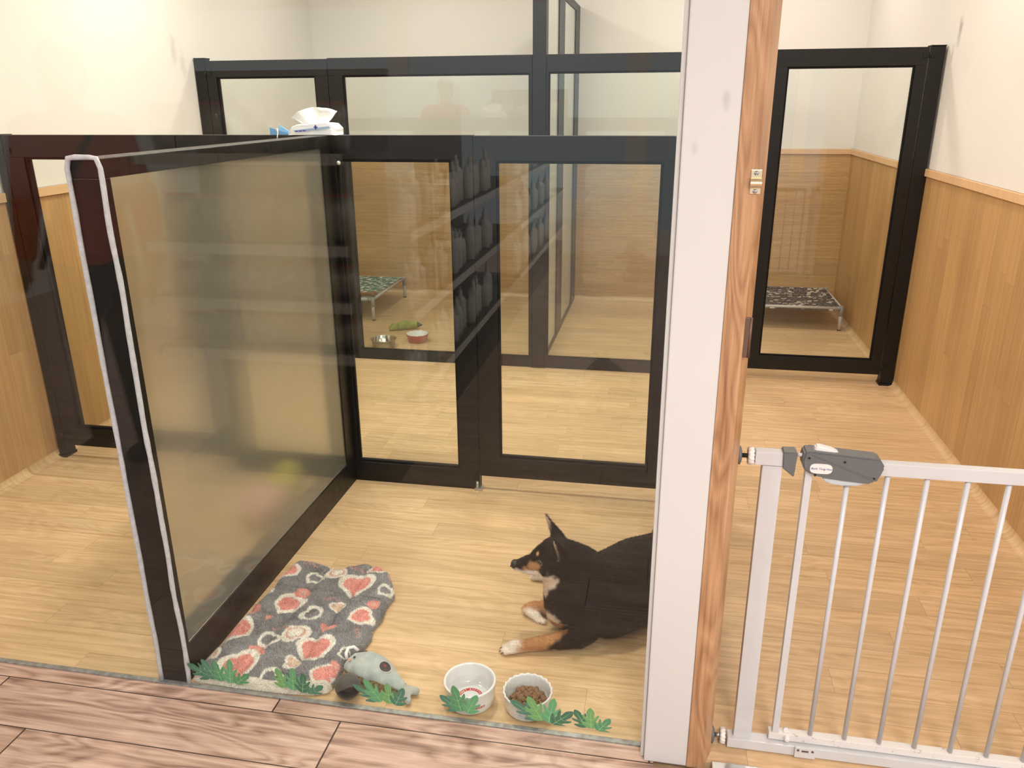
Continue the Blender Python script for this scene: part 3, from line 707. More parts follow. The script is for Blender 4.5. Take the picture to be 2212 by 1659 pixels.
    sy = np.abs(Y-2.02)
    head = (X < -.205)*(Z > .13)*(Y < 2.09)*(Y > 1.93)
    # throat and cheek
    for p, r in (((-.268, .030, .206), .018), ((-.285, .022, .196), .020), ((-.276, 0, .152), .044), ((-.264, .032, .188), .027), ((-.250, .03, .196), .016), ((-.300, .01, .176), .034), ((-.275, .012, .128), .032), ((-.330, .0, .178), .024)):
        d = np.sqrt((X-p[0])**2 + (np.maximum(sy-p[1], 0)*1.0)**2 + (Z-p[2])**2) + j
        lay((1-sstep(r-.006, r+.006, d))*head, CR)
    # tan on the muzzle sides and below the eye
    for p, r in (((-.318, .022, .219), .016), ((-.302, .028, .222), .013), ((-.336, .014, .205), .014)):
        d = np.sqrt((X-p[0])**2 + ((sy-p[1])*.8)**2 + (Z-p[2])**2) + j
        lay((1-sstep(r-.006, r+.005, d))*(sy > .009)*head, TAN)
    lay(head*(1-sstep(.199, .211, Z+(X+.33)*-.12+j))*(X < -.285), WH)
    lay(head*(1-sstep(.1845, .1875, Z+j*.3))*sstep(.181, .1835, Z)*(X < -.300)*.4, BK)          # lip line
    lay(head*(1-sstep(.008, .013, sy+j))*(Z > .205)*(X < -.30), BK)
    d = np.sqrt((X+.284)**2+(np.maximum(.034-sy, 0))**2+(Z-.214)**2); lay((1-sstep(.009, .014, d+j))*head, BK)
    d = np.sqrt((X+.301)**2+(sy-.019)**2+(Z-.261)**2); lay((1-sstep(.0045, .0085, d+j*.3)), (.66, .42, .20))   # eyebrow spots
    d = np.sqrt((X+.2945)**2+(sy-.028)**2+(Z-.2405)**2); lay((1-sstep(.0110, .0135, d))*sstep(.0075, .0095, d)*(Z < .243)*.8, (.36, .22, .12))
    # ears: paler fur inside along the front edge
    for tip, base in (((-.292, 2.070, .356), (-.262, 2.050, .300)), ((-.256, 1.958, .330), (-.238, 1.964, .262))):
        a = np.array(tip); b = np.array(base); q = np.clip(((co-a)@(b-a))/((b-a)@(b-a)), .08, 1); d = np.linalg.norm(co-(a+q[:, None]*(b-a)), axis=1)
        front = (no[:, 0] < .15)
        lay((1-sstep(.0055, .0095, d))*front*.9, (.50, .36, .27))
    # chest patch
    lay(ball((-.262, 1.962, .050), .036, .010, (1, 1, 1.1)), CR)
    lay(ball((-.275, 2.03, .055), .030, .010), CR)
    # near foreleg
    leg = (Y < 1.975)*(Z < .062)*(X < -.17)
    lay(leg*(1-sstep(-.262, -.232, X+j*1.5+(Z-.03)*-1.2)), TAN)
    lay(leg*(1-sstep(-.352, -.318, X+j)), WH)
    lay(leg*(1-sstep(.010, .016, Z+j*.3))*(X < -.22)*.7, CR)
    # far foreleg, hind foot
    fl = (Y > 2.0)*(Z < .056)*(X < -.268)*(Y < 2.13)
    lay(fl*1., TAN); lay(fl*(1-sstep(2.045, 2.066, Y+j)), WH)
    lay((Y > 2.22)*(Z < .05)*(1-sstep(-.33, -.29, X)), WH); lay((Y > 2.22)*(Z < .05)*(X > -.31)*(1-sstep(-.24, -.2, X)), TAN)
    lay(ball((.050, 2.325, .170), .026), (.35, .2, .1))
    base = np.minimum(c, 1)
    def flow(p):
        x, y, z = p.T; f = np.stack([np.full_like(x, .6), np.full_like(x, .6), np.full_like(x, -.45)], 1)
        hd = (x < -.21)*(z > .13); f[hd] = (1, .15, -.15)
        lg = (x < -.18)*(z < .07)*(y < 1.98); f[lg] = (-1, -.25, -.15); return f
    mask = 1-((X < -.362)*(Z > .15)).astype(float)
    ln = np.where(Z < .05, .5, 1)
    me2 = furry(me, base, 120000, .0075, .00042, flow, .90, mask)
    t = thing('dog', 'black and tan short-haired dog lying on the wood floor, head turned left', 'dog', (-.1, 2.1, 0)); sh = (-.1, 2.1, 0)
    obj_from(me2, 'body', M['v_fur'], t, sh)
    n = MB(); n.sph((-.3735, 2.017, .2085), .0148, 4, (.85, 1.0, .98))
    for s in (-1, 1): n.sph((-.3835, 2.017+s*.0080, .2060), .0032, 2, (1, .8, 1.2))
    n.build('nose', M['nose'], t, sh, smooth=True)
    for s in (-1, 1):
        e = MB().sph((-.2945, 2.0205+s*.0305, .2420), .0082, 3, (1.1, .8, .85)).build('eye', M['eye'], t, sh, smooth=True)
        if s < 0: tag(e, 'dark eye on the side facing the viewer')
    cl = []
    for dy, dx in ((-.0165, .004), (-.006, -.004), (.0065, -.004), (.0175, .003)):
        MB().tube([(-.382+dx, 1.881+dy, .010), (-.3885+dx, 1.8795+dy, .008), (-.391+dx, 1.879+dy, .004)], [.0022, .0018, .0008], 8).build('claw', M['hinge'], t, sh)
dog()
# ---------------------------------------------------------------- heart mat
HEARTS = [(-1.157,2.119,0.039,'A',60),(-1.056,2.092,0.028,'C',-20),(-0.992,2.137,0.031,'D',80),(-0.907,2.081,0.052,'A',10),(-0.806,2.064,0.024,'C',-30),(-1.182,2.008,0.026,'D',70),(-1.056,2.009,0.030,'B',80),(-1.078,1.944,0.042,'A',-15),(-1.174,1.898,0.028,'B',30),(-0.980,1.913,0.031,'C',70),(-0.919,1.959,0.023,'D',20),(-0.810,1.988,0.019,'B',150),(-0.834,1.922,0.035,'A',-60),(-1.166,1.802,0.046,'A',60),(-0.996,1.820,0.037,'D',-140),(-0.912,1.859,0.022,'B',-10),(-1.059,1.776,0.028,'C',-30),(-0.907,1.760,0.048,'A',20),(-1.188,1.688,0.029,'D',60),(-1.065,1.715,0.031,'B',80),(-1.084,1.653,0.049,'A',35),(-0.943,1.693,0.023,'D',100),(-0.982,1.629,0.027,'C',-50),(-0.841,1.659,0.037,'A',-100),(-0.818,1.70,0.017,'B',0),(-0.816,1.759,0.016,'C',90),(-1.105,1.871,0.011,'B',0),(-1.02,2.18,.02,'B',0),(-.87,2.19,.03,'A',180)]
def heart_mat():
    NU, NV = 190, 290
    def itp(v, pts): return np.interp(v, [p[0] for p in pts], [p[1] for p in pts])
    u = np.linspace(0, 1, NU); v = np.linspace(0, 1, NV); U, V = np.meshgrid(u, v)
    yy = 1.603 + V*.60
    L = itp(yy, [(1.60, -1.196), (1.66, -1.199), (1.80, -1.195), (1.95, -1.185), (2.10, -1.176), (2.21, -1.168)])
    R = itp(yy, [(1.60, -.815), (1.64, -.806), (1.70, -.809), (1.745, -.809), (1.785, -.793), (1.83, -.780), (1.87, -.776), (1.92, -.786), (1.98, -.776), (2.05, -.784), (2.12, -.776), (2.17, -.800), (2.22, -.84)])
    X = L + (R-L)*U
    N = itp(U, [(0, 1.609), (.06, 1.604), (.3, 1.602), (.5, 1.6025), (.7, 1.604), (.9, 1.612), (1, 1.628)])
    F = itp(U, [(0, 2.185), (.05, 2.203), (.2, 2.200), (.36, 2.184), (.48, 2.162), (.60, 2.196), (.72, 2.216), (.85, 2.208), (.95, 2.18), (1, 2.14)])
    Y = N + (F-N)*V
    de = np.minimum(np.minimum(X-L, R-X), np.minimum(Y-N, F-Y)); de = np.maximum(de, 0)
    ep = np.sqrt(np.clip(1-(1-np.minimum(de/.026, 1))**2, 0, 1))
    ca, sa = math.cos(.06), math.sin(.06); gx = ((X+1.2)*ca-(Y-1.6)*sa)/.134; gy = ((X+1.2)*sa+(Y-1.6)*ca)/.150
    fx = np.abs(gx-np.round(gx))*.134; fy = np.abs(gy-np.round(gy))*.150
    crease = np.exp(-(fx/.008)**2)*.0045 + np.exp(-(fy/.008)**2)*.0045 + np.exp(-((fx**2+fy**2)/.020**2))*.008
    nz = np.array([noise.fractal(Vector((x*9, y*9, 0)), 1, 2, 3) for x, y in zip(X.ravel(), Y.ravel())]).reshape(X.shape)
    nf = np.array([noise.noise(Vector((x*260, y*260, 0))) for x, y in zip(X.ravel(), Y.ravel())]).reshape(X.shape)
    Zt = .004 + ep*(.030 - crease*1.5 + nz*.006) + nf*.0009*ep
    # pattern
    g = .33 + nf*.09 + nz*.05; col = np.stack([g, g, g*1.06], -1)
    wx = np.array([noise.noise(Vector((x*30, y*30, 5))) for x, y in zip(X.ravel(), Y.ravel())]).reshape(X.shape)*.005
    WHT = np.array((.90, .87, .82)); PNK = np.array((.84, .42, .38)); CRM = np.array((.78, .66, .52)); PNL = np.array((.80, .55, .48))
    for hx, hy, r, typ, ang in HEARTS:
        a = math.radians(ang); dx = (X-hx+wx)/(r*1.04); dy = (Y-hy+wx)/(r*1.04); lx = dx*math.cos(a)+dy*math.sin(a); ly = -dx*math.sin(a)+dy*math.cos(a)+.12
        def H(s): x, y = lx/s, ly/s; return ((x*x+y*y-1)**3 - x*x*y**3) < 0
        if typ == 'A': layers = [(1.0, WHT), (.70, PNK)]
        elif typ == 'B': layers = [(.9, PNK), (.35, PNL)]
        elif typ == 'C': layers = [(1.0, WHT), (.62, None)]
        else: layers = [(1.0, WHT), (.68, PNL), (.5, CRM if r < .03 else WHT)]
        c0 = col.copy()
        for s, cc in layers:
            m = H(s); col[m] = c0[m]*.95 if cc is None else cc*(1+.06*nf[m][:, None])
    # small pink scribbled words
    for sx, sy, a in ((-.955, 1.995, .05), (-.80, 2.125, -.9), (-.815, 1.85, -1.1), (-1.045, 1.835, .2), (-.93, 2.165, -.3), (-1.10, 2.17, -.3)):
        for k in range(5):
            cx = sx + (k-2)*.011*math.cos(a); cy = sy + (k-2)*.011*math.sin(a)
            d = np.sqrt((X-cx)**2+((Y-cy)*.8)**2); angm = np.arctan2(Y-cy, X-cx)
            m = (np.abs(d-.0050) < .0014)*(np.cos(angm-[1.2, 3.1, 0, 4.4, 2][k]) < .5); col[m] = (.72, .40, .36)
    near = (Y-N) < (.017+.004*nz); col[near] = (.84, .79, .72)
    side = (de < .004); col[side & ~near] = (.33, .32, .31)
    P = np.stack([X, Y, Zt], -1).reshape(-1, 3); C = col.reshape(-1, 3)
    idx = np.arange(NU*NV).reshape(NV, NU)
    q = np.stack([idx[:-1, :-1], idx[:-1, 1:], idx[1:, 1:], idx[1:, :-1]], -1).reshape(-1, 4)
    # rim down to the floor and closed underside
    ring = list(idx[0, :]) + list(idx[1:, -1]) + list(idx[-1, -2::-1]) + list(idx[-2:0:-1, 0]); nb = len(P)
    low = P[ring].copy(); low[:, 2] = .0012; P2 = np.vstack([P, low, [[-1.0, 1.9, .0012]]]); C2 = np.vstack([C, C[ring], [[.7, .65, .6]]])
    k = len(ring); fs = [tuple(int(i) for i in f) for f in q]
    for i in range(k):
        a, b = int(ring[i]), int(ring[(i+1) % k]); fs.append((b, a, nb+i, nb+(i+1) % k)); fs.append((nb+(i+1) % k, nb+i, nb+k))
    me = bpy.data.meshes.new('mat'); me.from_pydata(P2.tolist(), [], fs); me.update()
    def flow(p):
        return np.array([(noise.noise(Vector((x*18, y*18, 1))), noise.noise(Vector((x*18, y*18, 9))), .0) for x, y, z in p])
    msk = np.ones(len(P2)); msk[nb:] = 0
    me2 = furry(me, C2, 130000, .0058, .00050, flow, .55, msk, .5)
    o = obj_from(me2, 'heart_mat', M['v_fabric'], None, (-1.0, 1.9, 0)); o.location = (-1.0, 1.9, 0)
    tag(o, 'grey fleece mat with pink and white hearts lying against the frosted divider', 'pet mat')
heart_mat()
# ---------------------------------------------------------------- plush fish, ball, far toys
def loft(name, rings, cols, mat, parent, shift):
    n = len(rings[0]); V = [p for r in rings for p in r]; F = []
    for i in range(len(rings)-1):
        for k in range(n): F.append((i*n+k, i*n+(k+1) % n, (i+1)*n+(k+1) % n, (i+1)*n+k))
    F.append(tuple(range(n))[::-1]); F.append(tuple(range((len(rings)-1)*n, len(rings)*n)))
    me = bpy.data.meshes.new(name); me.from_pydata([tuple(v) for v in V], [], F); me.update(); set_col(me, np.array(cols).reshape(-1, 3))
    return obj_from(me, name, mat, parent, shift)
def fish_toy():
    h = Vector((-.801, 1.728, 0)); tl = Vector((-.616, 1.669, 0)); ax = (tl-h); Ln = ax.length; ax.normalize(); sd = Vector((-ax.y, ax.x, 0))
    t = thing('fish_toy', 'grey plush fish toy with brown belly lying beside the heart mat', 'toy', (-.70, 1.70, 0)); sh = (-.70, 1.70, 0)
    NS, NA = 70, 56; rings = []; cols = []
    ws = [(0, .004), (.03, .021), (.08, .033), (.2, .046), (.38, .0495), (.55, .045), (.72, .034), (.88, .021), (1, .015)]
    hs = [(0, .004), (.03, .016), (.1, .024), (.3, .029), (.6, .025), (.85, .015), (1, .011)]
    for i in range(NS+1):
        s = i/NS; w = np.interp(s, *zip(*ws)); hh = np.interp(s, *zip(*hs)); c = h + ax*(Ln*s) + sd*(.008*math.sin(PI*s)); zc = hh + .002 + .004*(1-s)
        r = []
        for k in range(NA):
            a = 2*PI*k/NA; ca, sa = math.cos(a), math.sin(a)
            p = c + sd*(w*ca) + Vector((0, 0, zc + hh*sa)); nn = noise.noise(p*45)*.0016; p += (sd*ca + Vector((0, 0, sa)))*nn
            r.append(p); e = noise.noise(p*38)
            if sa > .12 + .05*e and s > .045: col = (.40+.06*e, .45+.05*e, .45+.03*e); 
            else:
                st = .5+.5*math.sin(s*150+2*e); col = (.20+.14*st, .15+.11*st, .07+.05*st)
            if sa > .3 and s > .2 and noise.noise(p*34+Vector((3, 1, 0))) > .5: col = (.37, .37, .31)
            cols.append(col)
        rings.append(r)
    loft('body', rings, cols, M['v_plush'], t, sh)
    # forked tail
    me = blob('tail', [(tuple(tl+Vector((-.010, .003, .012))), .0125, tuple(tl+Vector((.006, -.004, .0125))), .012), (tuple(tl+Vector((.004, -.002, .0125))), .0115, (-.580, 1.664, .013), .0105),
                       (tuple(tl+Vector((.004, -.004, .0125))), .0115, (-.590, 1.626, .011), .0095), ((-.602, 1.661, .012), (.014, .02, .009), (0, 0, 20))], .0022, 5)
    set_col(me, np.tile((.40, .42, .40), (len(me.vertices), 1))); obj_from(me, 'tail', M['v_plush'], t, sh)
    me = blob('fin', [(tuple(h+ax*.085+sd*.042+Vector((0, 0, .014))), .006, tuple(h+ax*.115+sd*.050+Vector((0, 0, .013))), .007), (tuple(h+ax*.115+sd*.050+Vector((0, 0, .013))), .007, tuple(h+ax*.145+sd*.036+Vector((0, 0, .012))), .005)], .002, 3)
    set_col(me, np.tile((.17, .13, .07), (len(me.vertices), 1))); obj_from(me, 'fin', M['v_plush'], t, sh)
    def on(s, lat, dz=0.):
        w = np.interp(s, *zip(*ws)); hh = np.interp(s, *zip(*hs)); zc = hh+.002+.004*(1-s)
        return h + ax*(Ln*s) + sd*(.008*math.sin(PI*s)+w*lat) + Vector((0, 0, zc+hh*math.sqrt(max(0, 1-lat*lat))+dz))
    def disc(nm, s, lat, r1, r2, mat, dz):
        m = MB(); n0 = []
        c0 = m.b.verts.new(on(s, lat, dz)); ringv = []
        for k in range(28):
            a = 2*PI*k/28; ringv.append(m.b.verts.new(on(s+r1*math.cos(a), lat+r2*math.sin(a), dz)))
        for k in range(28): m.b.faces.new((c0, ringv[k], ringv[(k+1) % 28]))
        return m.build(nm, mat, t, sh)
    disc('eye', .185, -.22, .020, .085, M['blackink'], .0030)
    disc('cheek', .145, -.46, .020, .12, plain('pink_felt', (.80, .30, .30), .8), .0030)
    d = disc('patch_rim', .66, .12, .095, .50, plain('grey_felt', (.5, .53, .53), .8), .0016)
    disc('patch', .66, .12, .080, .43, plain('dark_felt', (.035, .028, .028), .6), .0026)
    disc('patch_mark', .65, .15, .022, .10, plain('dull_red_print', (.25, .04, .03), .6), .0030)
    m = MB(); m.tube([on(.02, .30, .001), on(.06, .38, .0015), on(.10, .55, .0015), on(.16, .66, .0015), on(.24, .68, .0015)], .0011, 6); m.build('mouth', M['blackink'], t, sh)
    m = MB(); m.tube([tuple(h+Vector(p)) for p in ((.0, .006, .030), (-.006, .016, .042), (-.006, .034, .046), (.006, .044, .044), (.020, .042, .034))], .0050, 10); m.build('white_loop', M['tissue'], t, sh, smooth=True)
    fr = MB()
    for i in range(130):
        s = .42+.36*random.random(); p = on(s, -.97, -.006-.010*random.random()); q = p - sd*(.004+.006*random.random()) + Vector((random.uniform(-.004, .004), 0, random.uniform(-.004, .004)))
        fr.tube([tuple(p), tuple((p+q)/2+Vector((random.uniform(-.002, .002), 0, .002))), tuple(q)], .0005, 4)
    tag(fr.build('torn_stuffing', plain('tan_stuffing', (.42, .30, .14), .9), t, sh), kind='stuff')
fish_toy()
def grey_ball():
    m = MB(); m.sph((0, 0, .0335), .0345, 5, (1.0, .95, .97)); b = m.b
    o = m.build('toy_ball', M['v_plush'], None); me = o.data; co, no = mesh_arrays(me)
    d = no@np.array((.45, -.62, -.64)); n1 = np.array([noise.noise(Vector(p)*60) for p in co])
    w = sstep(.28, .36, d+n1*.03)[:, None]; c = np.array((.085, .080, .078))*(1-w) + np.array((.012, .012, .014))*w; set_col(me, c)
    o.location = (-.7560, 1.6270, 0); tag(o, 'round dark grey plush ball beside the fish toy, near the front glass', 'toy')
grey_ball()
def green_toy():
    t = thing('glove_toy', 'yellow-green plush toy with finger lobes on the floor before the green bed', 'toy', (-1.73, 5.17, 0)); sh = (-1.73, 5.17, 0)
    pr = [((-1.66, 5.20, .03), .024, (-1.73, 5.17, .034), .032), ((-1.73, 5.17, .032), .030, (-1.76, 5.15, .028), .026)]
    for (x, y, z, r) in ((-1.825, 5.185, .026, .012), (-1.832, 5.155, .018, .012), (-1.815, 5.115, .016, .013), (-1.79, 5.20, .034, .011)):
        pr.append(((-1.75, 5.16, .028), .020, (x, y, z), r))
    me = blob('body', pr, .005, 3); co, no = mesh_arrays(me); c = np.tile((.30, .33, .09), (len(co), 1)); c[:, :] *= (1+.25*np.array([noise.noise(Vector(p)*30) for p in co]))[:, None]
    set_col(me, c); obj_from(me, 'body', M['v_plush'], t, sh)
    MB().lathe([(.001, .045), (.010, .030), (.020, .008), (.021, 0)], (-1.655, 5.202, .03), 20, axis='x', cap1=True).build('stem', plain('dark_green_felt', (.05, .08, .05), .8), t, sh)
green_toy()
def bone_toy():
    me = blob('bone_toy', [((-2.14, 5.40, .176), .015, (-2.05, 5.415, .177), .013), ((-2.05, 5.415, .177), .013, (-2.03, 5.43, .182), .014), ((-2.05, 5.41, .176), .012, (-2.035, 5.395, .176), .013), ((-2.14, 5.40, .176), .014, (-2.165, 5.415, .178), .015), ((-2.14, 5.40, .176), .014, (-2.16, 5.385, .178), .014)], .003, 3)
    set_col(me, np.tile((.24, .09, .035), (len(me.vertices), 1))); o = obj_from(me, 'bone_toy', M['v_plush'], None, (-2.1, 5.4, 0)); o.location = (-2.1, 5.4, .010)
    tag(o, 'brown bone-shaped chew toy on the near corner of the green bed', 'toy')
bone_toy()
def pastel_toy():
    me = blob('plush_toy', [((-1.43, 2.50, .07), (.09, .12, .07), (0, 0, 20)), ((-1.40, 2.64, .09), (.06, .07, .09), (0, 0, 0))], .008, 4)
    co, no = mesh_arrays(me); w = sstep(2.50, 2.58, co[:, 1])[:, None]
    set_col(me, np.array((.80, .42, .42))*(1-w)+np.array((.80, .70, .10))*w); o = obj_from(me, 'plush_toy', M['v_plush'], None, (-1.42, 2.55, 0)); o.location = (-1.42, 2.55, 0)
    tag(o, 'pink and yellow plush toy, a soft blur on the floor behind the frosted divider', 'toy')
pastel_toy()
# ---------------------------------------------------------------- bowls
def joined_text(items, name, mat, parent):
    """items: (char, size, Matrix)"""
    b = bmesh.new()
    for ch, size, M4 in items:
        o = text_mesh('ch', ch, size, mat, None, M4, extrude=.00008, offset=.0003); b.from_mesh(o.data); me = o.data; bpy.data.objects.remove(o); bpy.data.meshes.remove(me)
    me = bpy.data.meshes.new(name); b.to_mesh(me); b.free(); me.materials.append(mat); o = bpy.data.objects.new(name, me); COL.objects.link(o); o.parent = parent; return o
def water_bowl():
    t = thing('water_bowl', 'white ceramic water bowl with a red ring printed inside, near the glass', 'bowl', (-.433, 1.674, 0))
    R = .0695
    prof = [(.001, .002), (.052, .002), (.056, 0), (.0605, .001), (.0655, .008), (.0672, .03), (.0682, .057), (R, .060), (R, .0625), (.0685, .0645), (.0660, .0650), (.0635, .0640), (.0622, .060), (.0610, .03), (.0590, .015), (.053, .0085), (.040, .0070), (.001, .0070)]
    MB().lathe(prof, seg=96).build('bowl_body', M['ceram'], t)
    MB().lathe([(.0255, .00712), (.0345, .00745)], seg=64).build('red_ring', M['red'], t)
    s = 'animal series'; items = []
    ctr = math.atan2(1.674, -.433)
    for i, ch in enumerate(s):
        a = ctr + .17 - (i-(len(s)-1)/2)*.215
        items.append((ch, .0085, Matrix.Translation((.0300*math.cos(a), .0300*math.sin(a), .0076)) @ Matrix.Rotation(a-PI/2, 4, 'Z')))
    joined_text(items, 'ring_lettering', M['wplas'], t)
    MB().lathe([(.001, .030), (.0608, .030)], seg=64).build('water', M['water'], t)
    items = []
    for i, ch in enumerate('GOODS'):
        a = math.radians(-54) + (i-2)*.088; r = .06725
        items.append((ch, .0085, Matrix.Translation((r*math.cos(a), r*math.sin(a), .026)) @ Matrix.Rotation(a+PI/2, 4, 'Z') @ Matrix.Rotation(PI/2, 4, 'X')))
    joined_text(items, 'side_lettering', M['red'], t)
water_bowl()
def food_bowl():
    t = thing('food_bowl', 'white ceramic bowl with wavy rim, filled with brown kibble', 'bowl', (-.2775, 1.6705, 0))
    prof = [(.001, .003), (.046, .003), (.050, 0), (.0545, .002), (.0590, .010), (.0615, .030), (.0635, .052), (.0648, .055), (.0640, .0575), (.0620, .0580), (.0600, .0565), (.0585, .052), (.0570, .030), (.0540, .014), (.046, .0085), (.001, .0080)]
    wr = [0, 0, 0, 0, 0, .006, .014, .018, .018, .018, .018, .012, .005, 0, 0, 0]
    MB().lathe(prof, seg=120, wr=wr, wn=22).build('bowl_body', M['ceram'], t)
    # pale bone print on the outside wall
    m = MB()
    for da, dz, r in [(-.20, 0, .0042), (-.235, .0035, .0040), (-.235, -.0035, .0040), (.06, 0, .0035), (.095, .0035, .0040), (.095, -.0035, .0040)] + [(-.20+.26*i/9, 0, .0030) for i in range(10)]:
        a = math.radians(-88)+da; rr = .0608+(.020+dz-.010)*.125*.0+.0006
        m.lathe([(.0001, .0004), (r, .0003)], (rr, 0, .020+dz), 12, axis='x'); 
        bmesh.ops.rotate(m.b, verts=m.b.verts[-24:], cent=(0, 0, 0), matrix=Matrix.Rotation(a, 3, 'Z')) if False else None
        m.b.verts.ensure_lookup_table(); bmesh.ops.rotate(m.b, verts=[m.b.verts[i] for i in range(len(m.b.verts)-24, len(m.b.verts))], cent=(0, 0, 0), matrix=Matrix.Rotation(a, 3, 'Z'))
    m.build('bone_print', M['silicone'], t)
    protos = []
    for v in range(4):
        b = bmesh.new(); g = bmesh.ops.create_icosphere(b, subdivisions=3, radius=1)
        for q in g['verts']:
            p = q.co; r = math.hypot(p.x, p.y); k = 1+.10*noise.noise(p*2+Vector((v*5, 0, 0)))
            sq = p.z
            q.co = Vector((p.x*.0070*k*(1+.08*v), p.y*.0066*k, sq*.0046*k*(1-.12*(1-r))))
        for f in b.faces: f.smooth = True
        me = bpy.data.meshes.new('kibble_piece'); b.to_mesh(me); b.free(); me.materials.append(M['kibble']); protos.append(me)
    n = 0
    for lay, (z, R, sp) in enumerate(((.0135, .046, .0128), (.0205, .0475, .0122), (.0275, .0455, .0118), (.034, .030, .0118), (.0395, .015, .0115))):
        k = int(R/sp)+1
        for i in range(-k, k+1):
            for j in range(-k, k+1):
                x = (i + .5*(j % 2) + .25*lay)*sp; y = j*sp*.88
                cy = .0 if lay < 3 else .010
                if math.hypot(x, y-cy) > R: continue
                o = bpy.data.objects.new('kibble_piece', protos[n % 4]); COL.objects.link(o); n += 1
                o.location = (-.2775+x+random.uniform(-.0015, .0015), 1.6705+y+random.uniform(-.0015, .0015), z+random.uniform(-.001, .0015))
                o.rotation_euler = (random.gauss(0, .5), random.gauss(0, .5), random.uniform(0, 6.28))
                tag(o, 'small round brown kibble piece heaped in the wavy-rimmed bowl', 'kibble', 'kibble in the food bowl')
food_bowl()
def far_bowls():
    t = thing('food_bowl', 'small red scalloped bowl with white inside on the far pen floor', 'bowl', (-1.555, 4.90, 0))
    MB().lathe([(.001, .003), (.050, .003), (.054, 0), (.058, .004), (.073, .052), (.0745, .055), (.0735, .0562)], seg=96, wr=[0, 0, 0, 0, .035, .035, .035], wn=12).build('outer_wall', M['redceram'], t)
    MB().lathe([(.0737, .0560), (.070, .055), (.055, .010), (.001, .008)], seg=96, wr=[.035, .03, 0, 0], wn=12).build('white_lining', M['ceram'], t)
    t = thing('steel_bowl', 'stainless steel bowl on the floor behind the tall glass panel', 'bowl', (-1.735, 4.74, 0))
    MB().lathe([(.001, .002), (.068, .002), (.072, .004), (.078, .055), (.0845, .057), (.0850, .0585), (.083, .0592), (.0765, .057), (.070, .008), (.066, .004), (.001, .004)], seg=64).build('bowl_body', M['steel'], t)
far_bowls()
# ---------------------------------------------------------------- raised cot beds
def cot(name, label, x0, x1, y0, y1, z, pattern):
    t = thing(name, label, 'pet bed', ((x0+x1)/2, (y0+y1)/2, 0), 'raised cot beds'); sh = ((x0+x1)/2, (y0+y1)/2, 0)
    r = .0115
    nx, ny = int((x1-x0)/.006), int((y1-y0)/.006)
    u, v = np.meshgrid(np.linspace(0, 1, nx), np.linspace(0, 1, ny)); X = x0+.012+(x1-x0-.024)*u; Y = y0-.0125+(y1-y0+.025)*v
    Z = z + .010 - .014*np.clip(np.sin(PI*u), 0, 1)**.7*np.clip(np.sin(PI*v), 0, 1)**.7
    e = np.minimum(v, 1-v)*(y1-y0); Z = np.where(e < .020, z+.010-(.020-e)*1.25, Z)
    cut = .045                       # cloth stops short of the corner joints
    col = pattern(X, Y)
    idx = np.arange(nx*ny).reshape(ny, nx); F = []
    ex = np.minimum(X-x0, x1-X); ey = np.minimum(Y-y0, y1-Y)
    for j in range(ny-1):
        for i in range(nx-1):
            if ex[j, i]+ey[j, i] < cut*.8: continue
            F.append((int(idx[j, i]), int(idx[j, i+1]), int(idx[j+1, i+1]), int(idx[j+1, i])))
    P = np.stack([X, Y, Z], -1).reshape(-1, 3)
    me = bpy.data.meshes.new('cloth'); me.from_pydata(P.tolist(), [], F); me.update(); set_col(me, col.reshape(-1, 3))
    o = obj_from(me, 'cloth', M['v_cloth'], t, sh); md = o.modifiers.new('s', 'SOLIDIFY'); md.thickness = .0025; md.offset = -1
    for a, b in (((x0, y0), (x1, y0)), ((x0, y1), (x1, y1)), ((x0, y0), (x0, y1)), ((x1, y0), (x1, y1))):
        MB().tube([(a[0], a[1], z-.002), (b[0], b[1], z-.002)], r*.85, 14).build('rail', M['pvc'], t, sh)
    for x in (x0, x1):
        for y in (y0, y1):
            sx = 1 if x == x0 else -1; sy = 1 if y == y0 else -1
            MB().tube([(x, y, .004), (x, y, z-.02)], r, 16).build('leg', M['pvc'], t, sh)
            MB().tube([(x, y, z-.055), (x, y, z+.006)], r*1.18, 16).tube([(x, y, z-.002), (x+sx*.035, y, z-.002)], r*1.1, 14).tube([(x, y, z-.002), (x, y+sy*.035, z-.002)], r*1.1, 14).sph((x, y, z+.004), r*1.18, 2).build('corner_joint', M['pvcj'], t, sh)
            MB().cyl((x, y, 0), r*1.1, .008, seg=16).build('foot_cap', M['gasket'], t, sh)
def pat_green(X, Y):
    n = np.array([noise.noise(Vector((x*26, y*42, 2))) for x, y in zip(X.ravel(), Y.ravel())]).reshape(X.shape)
    n2 = np.array([noise.noise(Vector((x*60+7, y*60, 2))) for x, y in zip(X.ravel(), Y.ravel())]).reshape(X.shape)
    m = (n + .35*n2) > .17; c = np.empty(X.shape+(3,)); c[:] = (.115, .215, .175); c[m] = (.70, .70, .66); return c
def pat_black(X, Y):
    c = np.empty(X.shape+(3,)); c[:] = (.012, .012, .015); r = np.random.default_rng(3); row = 0; y = Y.min()
    while y < Y.max()+.02:
        x = X.min() - (row % 2)*.02
        while x < X.max()+.03:
            w = .013+.007*r.random(); h = .009+.004*r.random(); cx = x+w+.003; ang = r.normal(0, .25); k = r.random()
            dx = (X-cx)*math.cos(ang)+(Y-y)*math.sin(ang); dy = -(X-cx)*math.sin(ang)+(Y-y)*math.cos(ang)
            m = (dx/w)**2+(dy/h)**2 < 1; col = (.72, .70, .65) if k < .25 else ((.17, .18, .20) if k < .55 else (.10, .105, .115))
            c[m] = col
            if r.random() < .5: c[(dx/(w*.5))**2+(dy/(h*.45))**2 < 1] = (.02, .02, .02)
            x = cx+w+.003
        y += .029; row += 1
    return c
